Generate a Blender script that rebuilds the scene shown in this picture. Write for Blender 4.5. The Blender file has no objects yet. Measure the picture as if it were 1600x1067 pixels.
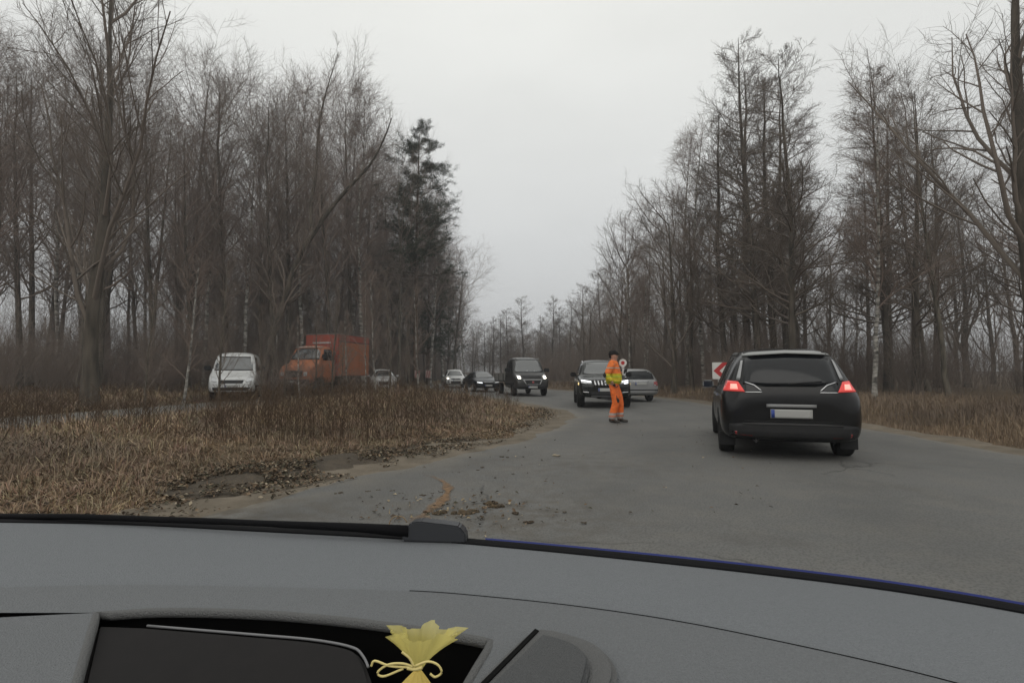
import bpy, bmesh, math, random
import numpy as np
from mathutils import Vector, Matrix
from mathutils.bvhtree import BVHTree

random.seed(7)
rng = np.random.default_rng(7)
R = math.radians
sc = bpy.context.scene
col = sc.collection

# ------------------------------------------------------------------ camera
CAM = Vector((0.0, 0.0, 1.2))
FPX = 821.0                       # focal length in pixels of the 1600 px wide photograph
PITCH = math.atan(51.5 / FPX)     # horizon lies below the middle of the picture
cd = bpy.data.cameras.new('camera')
cam = bpy.data.objects.new('camera', cd)
col.objects.link(cam)
cam.location = CAM
cam.rotation_euler = (math.pi / 2 + PITCH, 0, 0)
cd.sensor_width = 36.0
cd.lens = 36.0 * FPX / 1600.0
cd.clip_start = 0.02
cd.clip_end = 4000
sc.camera = cam

# ------------------------------------------------------------------ overcast sky
w = bpy.data.worlds.new('World')
sc.world = w
w.use_nodes = True
nt = w.node_tree
for n in list(nt.nodes):
    nt.nodes.remove(n)
N = nt.nodes.new
out = N('ShaderNodeOutputWorld')
bg = N('ShaderNodeBackground')
sky = N('ShaderNodeTexSky')
sky.sky_type = 'NISHITA'
sky.sun_disc = False
sky.sun_elevation = R(38)
sky.sun_rotation = R(200)
sky.air_density = 1.0
sky.dust_density = 6.0
skm = N('ShaderNodeVectorMath'); skm.operation = 'SCALE'; skm.inputs[3].default_value = 0.07
tc = N('ShaderNodeTexCoord')
sep = N('ShaderNodeSeparateXYZ')
ramp = N('ShaderNodeValToRGB')           # cloud deck: brighter overhead than at the horizon
e = ramp.color_ramp.elements
e[0].position = 0.0; e[0].color = (0.56, 0.57, 0.575, 1)
e[1].position = 1.0; e[1].color = (0.98, 0.98, 0.93, 1)
x = ramp.color_ramp.elements.new(0.25); x.color = (0.66, 0.67, 0.665, 1)
x = ramp.color_ramp.elements.new(0.60); x.color = (0.83, 0.835, 0.80, 1)
noi = N('ShaderNodeTexNoise'); noi.inputs['Scale'].default_value = 2.2; noi.inputs['Detail'].default_value = 5
mp = N('ShaderNodeMapping'); mp.inputs['Scale'].default_value = (1, 1, 2.4)
nr = N('ShaderNodeMapRange'); nr.inputs[1].default_value = 0.3; nr.inputs[2].default_value = 0.7
nr.inputs[3].default_value = 0.955; nr.inputs[4].default_value = 1.045
mul = N('ShaderNodeVectorMath'); mul.operation = 'SCALE'
mix = N('ShaderNodeMix'); mix.data_type = 'RGBA'; mix.inputs[0].default_value = 0.94
L = nt.links.new
L(tc.outputs['Generated'], sep.inputs[0]); L(sep.outputs['Z'], ramp.inputs[0])
L(tc.outputs['Generated'], mp.inputs[0]); L(mp.outputs[0], noi.inputs['Vector'])
L(noi.outputs[0], nr.inputs[0]); L(ramp.outputs[0], mul.inputs[0]); L(nr.outputs[0], mul.inputs[3])
L(sky.outputs[0], skm.inputs[0])
L(skm.outputs[0], mix.inputs[6]); L(mul.outputs[0], mix.inputs[7])
L(mix.outputs[2], bg.inputs['Color']); bg.inputs['Strength'].default_value = 1.12
L(bg.outputs[0], out.inputs[0])

sd_ = bpy.data.lights.new('sun', 'SUN')
sd_.energy = 0.5; sd_.angle = R(50); sd_.color = (1.0, 0.97, 0.92)
sun = bpy.data.objects.new('sun', sd_)
col.objects.link(sun)
sun.rotation_euler = (R(52), 0, R(-20))
sun.location = (0, 0, 40)

sc.view_settings.view_transform = 'Standard'
sc.view_settings.look = 'None'
sc.view_settings.exposure = 0.0
sc.view_settings.gamma = 1.0
sc.view_settings.use_curve_mapping = False
sc.render.engine = 'CYCLES'
sc.cycles.use_denoising = True
sc.cycles.max_bounces = 5
sc.cycles.diffuse_bounces = 2
sc.cycles.glossy_bounces = 3
sc.cycles.transparent_max_bounces = 12
sc.cycles.volume_bounces = 0

# ------------------------------------------------------------------ helpers
def ray(px, py):
    d = Vector(((px - 800.0), FPX, -(py - 533.5)))
    d.rotate(Matrix.Rotation(PITCH, 3, 'X'))
    return d.normalized()

def on_z(px, py, z=0.0):
    d = ray(px, py)
    t = (z - CAM.z) / d.z
    return CAM + d * t

def at_depth(px, py, Y):
    d = ray(px, py)
    return CAM + d * (Y / d.y)

def link(o, parent=None):
    col.objects.link(o)
    if parent is not None:
        o.parent = parent
    return o

def tag(o, label=None, cat=None, group=None, kind=None):
    if label: o['label'] = label
    if cat: o['category'] = cat
    if group: o['group'] = group
    if kind: o['kind'] = kind
    return o

def empty(name, loc=(0, 0, 0), rz=0.0, label=None, cat=None, group=None):
    o = bpy.data.objects.new(name, None)
    o.empty_display_size = 0.2
    o.location = loc
    o.rotation_euler = (0, 0, rz)
    link(o)
    return tag(o, label, cat, group)

def mesh_obj(name, verts, faces, mat=None, parent=None, smooth=False):
    me = bpy.data.meshes.new(name)
    me.from_pydata([tuple(v) for v in verts], [], [tuple(f) for f in faces])
    me.update()
    if mat: me.materials.append(mat)
    if smooth: me.polygons.foreach_set('use_smooth', [True] * len(me.polygons))
    return link(bpy.data.objects.new(name, me), parent)

def fast_mesh(name, V, Q, mat=None, smooth=False, colors=None):
    """V (n,3) float array, Q (m,k) int array of faces with k corners"""
    me = bpy.data.meshes.new(name)
    k = Q.shape[1]
    me.vertices.add(len(V)); me.vertices.foreach_set('co', np.asarray(V, np.float32).ravel())
    me.loops.add(Q.size); me.loops.foreach_set('vertex_index', np.asarray(Q, np.int32).ravel())
    me.polygons.add(len(Q))
    me.polygons.foreach_set('loop_start', np.arange(0, Q.size, k, dtype=np.int32))
    me.polygons.foreach_set('loop_total', np.full(len(Q), k, np.int32))
    if smooth: me.polygons.foreach_set('use_smooth', np.ones(len(Q), bool))
    me.update(calc_edges=True)
    if colors is not None:
        a = me.attributes.new('col', 'FLOAT_COLOR', 'POINT')
        c = np.ones((len(V), 4), np.float32); c[:, :3] = colors
        a.data.foreach_set('color', c.ravel())
    if mat: me.materials.append(mat)
    return me

def box_data(c, s):
    cx, cy, cz = c; a, b, d = s[0] / 2, s[1] / 2, s[2] / 2
    V = [(cx + i * a, cy + j * b, cz + k * d) for i in (-1, 1) for j in (-1, 1) for k in (-1, 1)]
    F = [(0, 1, 3, 2), (4, 6, 7, 5), (0, 4, 5, 1), (2, 3, 7, 6), (0, 2, 6, 4), (1, 5, 7, 3)]
    return V, F

def bm_obj(name, bm, mat, parent=None, smooth=False):
    bmesh.ops.recalc_face_normals(bm, faces=bm.faces)
    me = bpy.data.meshes.new(name)
    bm.to_mesh(me); bm.free()
    if mat: me.materials.append(mat)
    if smooth: me.polygons.foreach_set('use_smooth', [True] * len(me.polygons))
    return link(bpy.data.objects.new(name, me), parent)

def box(name, c, s, mat, parent=None, bevel=0.01, rot=None, taper=None):
    bm = bmesh.new()
    V, F = box_data((0, 0, 0), s)
    if taper:      # (sx, sy) scale of the top face
        V = [(v[0] * (taper[0] if v[2] > 0 else 1), v[1] * (taper[1] if v[2] > 0 else 1), v[2]) for v in V]
    vs = [bm.verts.new(v) for v in V]
    for f in F: bm.faces.new([vs[i] for i in f])
    if bevel: bmesh.ops.bevel(bm, geom=list(bm.edges), offset=min(bevel, min(s) * 0.45), segments=2, affect='EDGES')
    if rot is not None: bmesh.ops.transform(bm, matrix=rot.to_4x4(), verts=bm.verts)
    bmesh.ops.translate(bm, vec=Vector(c), verts=bm.verts)
    return bm_obj(name, bm, mat, parent, smooth=False)

def tubes(P, Rr, sides):
    """P (N,n,3) polylines, Rr (N,n) radii -> verts, quads"""
    N_, n, _ = P.shape
    T = np.gradient(P, axis=1)
    T /= np.linalg.norm(T, axis=2, keepdims=True) + 1e-9
    ref = np.where(np.abs(T[:, :1, 2:3]) > 0.9, np.array([[[1.0, 0, 0]]]), np.array([[[0, 0, 1.0]]]))
    U = np.cross(T, np.broadcast_to(ref, T.shape)); U /= np.linalg.norm(U, axis=2, keepdims=True) + 1e-9
    W = np.cross(T, U)
    a = np.arange(sides) * 2 * np.pi / sides
    V = P[:, :, None, :] + Rr[:, :, None, None] * (np.cos(a)[None, None, :, None] * U[:, :, None, :] + np.sin(a)[None, None, :, None] * W[:, :, None, :])
    base = (np.arange(N_) * n * sides)[:, None, None] + (np.arange(n - 1) * sides)[None, :, None]
    i = np.arange(sides)[None, None, :]; j = (np.arange(sides)[None, None, :] + 1) % sides
    Q = np.stack([base + i, base + j, base + j + sides, base + i + sides], axis=-1).reshape(-1, 4)
    return V.reshape(-1, 3), Q

def join_parts(parts):
    Vs, Qs, o = [], [], 0
    for V, Q in parts:
        Vs.append(V); Qs.append(Q + o); o += len(V)
    return np.concatenate(Vs), np.concatenate(Qs)

def tube_obj(name, pts, radii, mat, parent=None, sides=8):
    P = np.array([pts], float)
    Rr = np.array([radii if hasattr(radii, '__len__') else [radii] * len(pts)], float)
    V, Q = tubes(P, Rr, sides)
    me = fast_mesh(name, V, Q, mat, True)
    # end caps
    bm = bmesh.new(); bm.from_mesh(me)
    bmesh.ops.holes_fill(bm, edges=[e for e in bm.edges if e.is_boundary], sides=0)
    bm.to_mesh(me); bm.free()
    return link(bpy.data.objects.new(name, me), parent)

# ------------------------------------------------------------------ materials
MATS = {}
def mat(name, color=(0.5, 0.5, 0.5), rough=0.6, metal=0.0, spec=0.5, coat=0.0, noise=None, bump=None,
        emit=None, ior=None, attr=False, trans=0.0):
    """noise=(scale, amount, colour2); bump=(scale, strength)"""
    if name in MATS: return MATS[name]
    m = bpy.data.materials.new(name); m.use_nodes = True
    t = m.node_tree; b = t.nodes['Principled BSDF']
    b.inputs['Roughness'].default_value = rough
    b.inputs['Metallic'].default_value = metal
    b.inputs['Specular IOR Level'].default_value = spec
    b.inputs['Coat Weight'].default_value = coat
    b.inputs['Coat Roughness'].default_value = 0.04
    if ior: b.inputs['IOR'].default_value = ior
    b.inputs['Base Color'].default_value = (*color, 1)
    tcn = t.nodes.new('ShaderNodeTexCoord')
    src = None
    if attr:
        at = t.nodes.new('ShaderNodeAttribute'); at.attribute_name = 'col'
        src = at.outputs['Color']
        t.links.new(src, b.inputs['Base Color'])
    if noise:
        nz = t.nodes.new('ShaderNodeTexNoise'); nz.inputs['Scale'].default_value = noise[0]
        nz.inputs['Detail'].default_value = 6; nz.inputs['Roughness'].default_value = 0.6
        t.links.new(tcn.outputs['Object'], nz.inputs['Vector'])
        mr = t.nodes.new('ShaderNodeMapRange'); mr.inputs[1].default_value = 0.35; mr.inputs[2].default_value = 0.68
        t.links.new(nz.outputs[0], mr.inputs[0])
        mm = t.nodes.new('ShaderNodeMath'); mm.operation = 'MULTIPLY'; mm.inputs[1].default_value = noise[1]
        t.links.new(mr.outputs[0], mm.inputs[0])
        mx = t.nodes.new('ShaderNodeMix'); mx.data_type = 'RGBA'
        mx.inputs[6].default_value = (*color, 1); mx.inputs[7].default_value = (*noise[2], 1)
        if src is not None: t.links.new(src, mx.inputs[6])
        t.links.new(mm.outputs[0], mx.inputs[0])
        t.links.new(mx.outputs[2], b.inputs['Base Color'])
    if bump:
        nb = t.nodes.new('ShaderNodeTexNoise'); nb.inputs['Scale'].default_value = bump[0]; nb.inputs['Detail'].default_value = 8
        t.links.new(tcn.outputs['Object'], nb.inputs['Vector'])
        bp = t.nodes.new('ShaderNodeBump'); bp.inputs['Strength'].default_value = bump[1]; bp.inputs['Distance'].default_value = 0.02
        t.links.new(nb.outputs[0], bp.inputs['Height']); t.links.new(bp.outputs[0], b.inputs['Normal'])
    if emit:
        b.inputs['Emission Color'].default_value = (*emit[0], 1); b.inputs['Emission Strength'].default_value = emit[1]
    if trans:
        b.inputs['Transmission Weight'].default_value = trans
    MATS[name] = m
    return m
# ------------------------------------------------------------------ ground, roads, verges
def smooth_line(pts, n):
    """Catmull-Rom through the points, n samples"""
    p = np.array(pts, float)
    p = np.vstack([2 * p[0] - p[1], p, 2 * p[-1] - p[-2]])
    m = len(p) - 3
    t = np.linspace(0, m - 1e-6, n); i = t.astype(int); u = (t - i)[:, None]
    a, b, c, d = p[i], p[i + 1], p[i + 2], p[i + 3]
    return 0.5 * (2 * b + (c - a) * u + (2 * a - 5 * b + 4 * c - d) * u * u + (3 * b - a - 3 * c + d) * u ** 3)

L_EDGE = [(-9, -7), (-5.2, 0), (-3.4, 3.3), (-2.5, 5.0), (-1.6, 6.7), (0.0, 9.5), (1.05, 12.3), (1.72, 15.2), (1.80, 17.2), (1.3, 19.6),
          (0.1, 24), (-1.2, 28), (-3.4, 33), (-6.0, 40), (-8.2, 50), (-9.5, 70), (-10, 100), (-10, 160)]
R_EDGE = [(4.5, -7), (6.4, 0), (7.0, 3.3), (7.35, 5.0), (7.6, 6.7), (7.85, 9.5), (8.0, 12.3), (8.1, 15.2), (8.1, 18), (8.05, 21),
          (7.85, 26), (7.0, 31), (5.4, 36), (3.0, 42), (0.2, 50), (-2.5, 70), (-3, 100), (-3, 160)]
TL = [(-7.4, 52), (-9.4, 42), (-11.2, 35), (-12.0, 28), (-12.6, 20), (-14.5, 10), (-18, 2)]      # side lane behind the grass
TR = [(-4.4, 46), (-6.2, 40), (-8.4, 34), (-8.8, 27), (-9.6, 20), (-11.5, 10), (-15, 2)]
TL = [(a - 1.0, b) for a, b in TL]; TR = [(a + 0.2, b) for a, b in TR]

nA = 420
lA, rA = smooth_line(L_EDGE, nA), smooth_line(R_EDGE, nA)
lB, rB = smooth_line(TL, 120), smooth_line(TR, 120)

def wob(s, f, seed):
    r_ = np.random.default_rng(seed); out_ = np.zeros(len(s))
    for k in range(6):
        out_ += np.sin(s * f * (1.7 ** k) + r_.uniform(0, 6.3)) / (1.5 ** k)
    return out_
seg = np.r_[0, np.cumsum(np.linalg.norm(np.diff(lA, axis=0), axis=1))]
nrm = np.gradient(lA, axis=0); nrm = np.stack([-nrm[:, 1], nrm[:, 0]], 1); nrm /= np.linalg.norm(nrm, axis=1, keepdims=True)
lA_r = lA + nrm * (0.06 * wob(seg, 2.2, 3))[:, None]          # ragged broken asphalt edge
nr2 = np.gradient(rA, axis=0); nr2 = np.stack([-nr2[:, 1], nr2[:, 0]], 1); nr2 /= np.linalg.norm(nr2, axis=1, keepdims=True)
rA_r = rA + nr2 * (0.03 * wob(seg, 2.2, 5))[:, None]

polyA = np.vstack([lA_r, rA_r[::-1]])
polyB = np.vstack([lB, rB[::-1]])

def inside(px_, py_, poly):
    c = np.zeros(px_.shape, bool)
    x1, y1 = poly[:, 0], poly[:, 1]; x2, y2 = np.roll(x1, -1), np.roll(y1, -1)
    for a, b, c2, d in zip(x1, y1, x2, y2):
        m = (b > py_) != (d > py_)
        c ^= m & (px_ < (c2 - a) * (py_ - b) / (d - b + 1e-12) + a)
    return c

def dist_poly(px_, py_, poly, step=1):
    q = poly[::step]
    best = np.full(px_.shape, 1e9)
    for a, b in zip(q, np.roll(q, -1, axis=0)):
        ab = b - a; l2 = ab @ ab + 1e-12
        t = np.clip(((px_ - a[0]) * ab[0] + (py_ - a[1]) * ab[1]) / l2, 0, 1)
        best = np.minimum(best, (px_ - a[0] - t * ab[0]) ** 2 + (py_ - a[1] - t * ab[1]) ** 2)
    return np.sqrt(best)

def sd_main(x_, y_):
    d = dist_poly(x_, y_, polyA, 4)
    return np.where(inside(x_, y_, polyA[::4]), -d, d)
def sd_side(x_, y_):
    d = dist_poly(x_, y_, polyB, 3)
    return np.where(inside(x_, y_, polyB[::3]), -d, d)
def sd_road(x_, y_):
    return np.minimum(sd_main(x_, y_), sd_side(x_, y_))

def sstep(a, b, v):
    t = np.clip((v - a) / (b - a), 0, 1); return t * t * (3 - 2 * t)

def lumps(x_, y_):
    return (np.sin(x_ * 0.9 + 1.3) * np.cos(y_ * 0.7) + 0.6 * np.sin(x_ * 2.1 + y_ * 1.3) + 0.4 * np.cos(y_ * 2.7 - x_ * 1.1)) / 2.0

def gz(x_, y_, sd=None):
    x_ = np.asarray(x_, float); y_ = np.asarray(y_, float)
    if sd is None: sd = sd_road(x_, y_)
    rise = sstep(0.9, 3.2, sd)
    z = -0.05 + rise * (0.20 + 0.07 * lumps(x_, y_))
    z += sstep(2.5, 6, sd) * 0.12 * np.exp(-((x_ + 6) / 6) ** 2 - ((y_ - 18) / 9) ** 2) * 2
    far = np.hypot(x_, y_)
    z += sstep(60, 260, far) * 2.5 * (0.6 + 0.4 * np.sin(x_ * 0.02 + y_ * 0.013)) * sstep(3, 25, sd)
    return z

# ---- one ground sheet to the horizon
def warp(n, lo, hi, dense):
    t = np.linspace(-1, 1, n)
    s = np.sign(t) * (np.abs(t) * dense + np.abs(t) ** 5 * (1.0 - dense))
    return np.where(s < 0, -s * lo, s * hi)
gx = warp(300, -900, 900, 0.055); gy = warp(300, -900, 1100, 0.055) + 14
GX, GY = np.meshgrid(gx, gy)
SD = sd_road(GX.ravel(), GY.ravel())
GZ = gz(GX.ravel(), GY.ravel(), SD)
V = np.stack([GX.ravel(), GY.ravel(), GZ], 1)
ii = np.arange(300 * 300).reshape(300, 300)
Q = np.stack([ii[:-1, :-1], ii[:-1, 1:], ii[1:, 1:], ii[1:, :-1]], -1).reshape(-1, 4)
m_ground = mat('ground_earth', (0.125, 0.085, 0.05), 0.95, spec=0.15, noise=(0.9, 0.85, (0.06, 0.048, 0.034)), bump=(9, 0.9))
g = link(bpy.data.objects.new('ground', fast_mesh('ground', V, Q, m_ground, True)))
tag(g, 'brown earth and leaf covered ground under the trees', None, kind='structure')

# ---- asphalt
def strip(l_, r_, nacross, z):
    t = np.linspace(0, 1, nacross)[None, :, None]
    P = l_[:, None, :] * (1 - t) + r_[:, None, :] * t
    n = len(l_)
    zz = np.full((n, nacross, 1), z)
    edge = np.minimum(np.linalg.norm(P - l_[:, None, :], axis=2), np.linalg.norm(P - r_[:, None, :], axis=2))
    ix = np.arange(n * nacross).reshape(n, nacross)
    Q_ = np.stack([ix[:-1, :-1], ix[:-1, 1:], ix[1:, 1:], ix[1:, :-1]], -1).reshape(-1, 4)
    return np.concatenate([P, zz], 2).reshape(-1, 3), Q_, edge.ravel()

def asphalt_mat():
    m = bpy.data.materials.new('asphalt'); m.use_nodes = True
    t = m.node_tree; b = t.nodes['Principled BSDF']
    def nn(k): return t.nodes.new(k)
    tcn = nn('ShaderNodeTexCoord')
    def noise(scale, det=6, vec=None):
        z = nn('ShaderNodeTexNoise'); z.inputs['Scale'].default_value = scale; z.inputs['Detail'].default_value = det
        t.links.new(vec or tcn.outputs['Object'], z.inputs['Vector']); return z.outputs[0]
    def rng_(v, a, b_, c=0.0, d=1.0):
        z = nn('ShaderNodeMapRange'); z.inputs[1].default_value = a; z.inputs[2].default_value = b_
        z.inputs[3].default_value = c; z.inputs[4].default_value = d
        t.links.new(v, z.inputs[0]); return z.outputs[0]
    def mx(f, a, c):
        z = nn('ShaderNodeMix'); z.data_type = 'RGBA'
        for s, v in ((0, f), (6, a), (7, c)):
            if isinstance(v, tuple): z.inputs[s].default_value = (*v, 1)
            elif isinstance(v, float): z.inputs[s].default_value = v
            else: t.links.new(v, z.inputs[s])
        return z.outputs[2]
    def mul_(a, c):
        z = nn('ShaderNodeMath'); z.operation = 'MULTIPLY'
        t.links.new(a, z.inputs[0])
        if isinstance(c, float): z.inputs[1].default_value = c
        else: t.links.new(c, z.inputs[1])
        return z.outputs[0]
    base = mx(rng_(noise(0.35, 4), 0.3, 0.7), (0.090, 0.090, 0.087), (0.118, 0.116, 0.110))
    base = mx(rng_(noise(2.3, 6), 0.45, 0.75, 0, 0.55), base, (0.128, 0.120, 0.106))
    sp = nn('ShaderNodeTexVoronoi'); sp.inputs['Scale'].default_value = 55
    t.links.new(tcn.outputs['Object'], sp.inputs['Vector'])
    grain = rng_(sp.outputs['Distance'], 0.0, 0.6, 0.55, 1.25)
    g2 = nn('ShaderNodeMix'); g2.data_type = 'RGBA'; g2.blend_type = 'MULTIPLY'; g2.inputs[0].default_value = 0.8
    t.links.new(base, g2.inputs[6]); t.links.new(grain, g2.inputs[7])
    at = nn('ShaderNodeAttribute'); at.attribute_name = 'col'
    sepc = nn('ShaderNodeSeparateColor'); t.links.new(at.outputs['Color'], sepc.inputs[0])
    dirt = mul_(sepc.outputs[0], rng_(noise(1.7, 8), 0.34, 0.62))
    colr = mx(dirt, g2.outputs[2], (0.155, 0.14, 0.115))
    mud = mul_(sepc.outputs[1], rng_(noise(5.0, 8), 0.40, 0.60))
    colr = mx(mul_(mud, 0.75), colr, (0.075, 0.062, 0.045))
    # wheel tracks polished along the lanes, cracks and damp spots
    wv = nn('ShaderNodeMath'); wv.operation = 'SINE'
    wm = nn('ShaderNodeMath'); wm.operation = 'MULTIPLY_ADD'; wm.inputs[1].default_value = 25.1; wm.inputs[2].default_value = -0.8
    t.links.new(sepc.outputs[2], wm.inputs[0]); t.links.new(wm.outputs[0], wv.inputs[0])
    trk = mul_(rng_(wv.outputs[0], 0.1, 0.95), rng_(noise(0.5, 3), 0.35, 0.6))
    colr = mx(mul_(trk, 0.30), colr, (0.066, 0.065, 0.062))
    dis = nn('ShaderNodeVectorMath'); dis.operation = 'MULTIPLY_ADD'; dis.inputs[1].default_value = (0.9, 0.9, 0.9)
    nzc = nn('ShaderNodeTexNoise'); nzc.inputs['Scale'].default_value = 1.1; nzc.inputs['Detail'].default_value = 6
    t.links.new(tcn.outputs['Object'], nzc.inputs['Vector']); t.links.new(nzc.outputs['Color'], dis.inputs[0]); t.links.new(tcn.outputs['Object'], dis.inputs[2])
    vc = nn('ShaderNodeTexVoronoi'); vc.feature = 'DISTANCE_TO_EDGE'; vc.inputs['Scale'].default_value = 0.42
    t.links.new(dis.outputs[0], vc.inputs['Vector'])
    crk = mul_(rng_(vc.outputs['Distance'], 0.0, 0.010, 1.0, 0.0), rng_(noise(0.33, 2), 0.50, 0.58))
    colr = mx(mul_(crk, 0.75), colr, (0.035, 0.033, 0.031))
    damp = rng_(noise(0.8, 7), 0.60, 0.70, 0.0, 0.38)
    colr = mx(damp, colr, (0.058, 0.055, 0.050))
    t.links.new(colr, b.inputs['Base Color'])
    b.inputs['Roughness'].default_value = 0.78
    b.inputs['Specular IOR Level'].default_value = 0.35
    bp = nn('ShaderNodeBump'); bp.inputs['Strength'].default_value = 0.55; bp.inputs['Distance'].default_value = 0.006
    t.links.new(sp.outputs['Distance'], bp.inputs['Height']); t.links.new(bp.outputs[0], b.inputs['Normal'])
    return m
m_asphalt = asphalt_mat()
V, Q, edge = strip(lA_r, rA_r, 90, 0.0)
dl = np.minimum(edge, 9)
dirt = np.exp(-(dl / 0.45) ** 1.2)
mudm = np.exp(-(((V[:, 0] + 2.6) / 1.3) ** 2 + ((V[:, 1] - 4.6) / 0.55) ** 2)) + 0.8 * np.exp(-(((V[:, 0] - 0.1) / 0.9) ** 2 + ((V[:, 1] - 4.6) / 0.9) ** 2)) + 0.5 * np.exp(-(((V[:, 0] - 0.6) / 2) ** 2 + ((V[:, 1] - 7.2) / 1.2) ** 2))
C = np.stack([dirt, np.clip(mudm, 0, 1), np.tile(np.linspace(0, 1, 90), nA)], 1)
V[:, 2] += 0.012 * np.sin(V[:, 0] * 0.9) * np.cos(V[:, 1] * 0.5)
V[:, 2] -= 0.03 * np.exp(-(edge / 0.12))
rd = link(bpy.data.objects.new('road', fast_mesh('road', V, Q, m_asphalt, True, C)))
tag(rd, 'grey worn asphalt road bending left past the dry grass', None, kind='structure')
V, Q, edge = strip(lB, rB, 12, -0.02)
C = np.stack([np.exp(-edge / 0.8), 0.6 + 0 * edge, 0 * edge], 1)
rd2 = link(bpy.data.objects.new('side_road', fast_mesh('side_road', V, Q, m_asphalt, True, C)))
tag(rd2, 'muddy side lane behind the dry grass', None, kind='structure')

# ---- sandy verges along both road edges
m_verge = mat('sandy_gravel', (0.18, 0.152, 0.118), 0.95, spec=0.15, noise=(2.2, 0.9, (0.10, 0.085, 0.065)), bump=(30, 0.8))
def verge(name, line, normal, width, seed, label):
    wv = width * (1 + 0.35 * wob(seg, 0.8, seed)); wv = np.clip(wv, 0.25, 3)
    ts = np.array([-0.35, 0.0, 0.35, 0.7, 1.0])
    P = []
    for k, t in enumerate(ts):
        off = (0.35 * t / 0.35 if t < 0 else 0) * np.ones(len(line)) if t < 0 else wv * t
        P.append(line + normal * off[:, None])
    P = np.stack(P, 1)
    prof = np.array([-0.035, -0.012, 0.004, 0.012, -0.03])
    z = np.broadcast_to(prof[None, :, None], (len(line), 5, 1)) + 0.006 * wob(seg, 5, seed + 1)[:, None, None] * np.array([0, 0, 1, 1, 0.5])[None, :, None]
    ix = np.arange(len(line) * 5).reshape(len(line), 5)
    Q_ = np.stack([ix[:-1, :-1], ix[:-1, 1:], ix[1:, 1:], ix[1:, :-1]], -1).reshape(-1, 4)
    o = link(bpy.data.objects.new(name, fast_mesh(name, np.concatenate([P, z], 2).reshape(-1, 3), Q_, m_verge, True)))
    return tag(o, label, None, kind='structure')
verge('verge', lA_r, nrm, 0.85, 11, 'sandy gravel shoulder between asphalt and dry grass')
verge('verge', rA_r, -nr2, 0.8, 12, 'pale gravel shoulder along the outer edge of the bend')

# ---- rusty sand streak spilled on the asphalt
pts = [on_z(*p) for p in ((655, 742), (676, 747), (694, 755), (700, 766), (694, 780), (676, 796), (655, 812), (630, 830))]
cl = smooth_line([(p.x, p.y) for p in pts], 60)
tn = np.gradient(cl, axis=0); tn = np.stack([-tn[:, 1], tn[:, 0]], 1); tn /= np.linalg.norm(tn, axis=1, keepdims=True)
wd = (0.025 + 0.065 * np.linspace(0, 1, 60) ** 0.7) * (1 + 0.3 * wob(np.linspace(0, 6, 60), 4, 21))
P = np.stack([cl + tn * (wd * f)[:, None] for f in (-1, -0.5, 0, 0.5, 1)], 1)
ix = np.arange(300).reshape(60, 5)
Q = np.stack([ix[:-1, :-1], ix[:-1, 1:], ix[1:, 1:], ix[1:, :-1]], -1).reshape(-1, 4)
msk = np.broadcast_to(np.array([0, 0.85, 1, 0.85, 0])[None, :], (60, 5)).ravel() * np.repeat(np.sin(np.linspace(0.15, 2.9, 60)), 5)
m = mat('rusty_sand', (0.26, 0.165, 0.095), 0.95, spec=0.1, noise=(16, 0.8, (0.15, 0.10, 0.065)))
t = m.node_tree; bs = t.nodes['Principled BSDF']
at = t.nodes.new('ShaderNodeAttribute'); at.attribute_name = 'col'
nz = t.nodes.new('ShaderNodeTexNoise'); nz.inputs['Scale'].default_value = 24; nz.inputs['Detail'].default_value = 6
tcx = t.nodes.new('ShaderNodeTexCoord'); t.links.new(tcx.outputs['Object'], nz.inputs['Vector'])
ma = t.nodes.new('ShaderNodeMath'); ma.operation = 'ADD'; t.links.new(at.outputs['Fac'], ma.inputs[0]); t.links.new(nz.outputs[0], ma.inputs[1])
mr = t.nodes.new('ShaderNodeMapRange'); mr.inputs[1].default_value = 0.75; mr.inputs[2].default_value = 1.55; mr.inputs[4].default_value = 0.85
t.links.new(ma.outputs[0], mr.inputs[0]); t.links.new(mr.outputs[0], bs.inputs['Alpha'])
zz = np.full((300, 1), 0.016)
o = link(bpy.data.objects.new('sand_streak', fast_mesh('sand_streak', np.concatenate([P.reshape(-1, 2), zz], 1), Q, m, True, np.repeat(msk[:, None], 3, 1))))
tag(o, 'rusty orange sand streak smeared across the asphalt', None, kind='stuff')

# ------------------------------------------------------------------ dry grass
def blades(X, Y, Z, H, W, bend, colr, seed):
    r_ = np.random.default_rng(seed); n = len(X)
    az = r_.uniform(0, 2 * np.pi, n); dx, dy = np.cos(az), np.sin(az)
    az2 = az + np.pi / 2 + r_.normal(0, 0.5, n); ox, oy = np.cos(az2) * W / 2, np.sin(az2) * W / 2
    b1 = bend * 0.25; b2 = bend
    base = np.stack([X, Y, Z - 0.03], 1)
    mid = np.stack([X + dx * H * b1, Y + dy * H * b1, Z + H * 0.58 * (1 - 0.25 * b2)], 1)
    tip = np.stack([X + dx * H * b2, Y + dy * H * b2, Z + H * (1 - 0.45 * b2)], 1)
    off = np.stack([ox, oy, 0 * ox], 1)
    V_ = np.stack([base - off, base + off, mid + off * 0.8, mid - off * 0.8, tip + off * 0.15, tip - off * 0.15], 1).reshape(-1, 3)
    b = np.arange(n)[:, None] * 6
    Q_ = np.concatenate([b + np.array([0, 1, 2, 3]), b + np.array([3, 2, 4, 5])], 0)
    return V_, Q_, np.repeat(colr, 6, axis=0)

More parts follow.
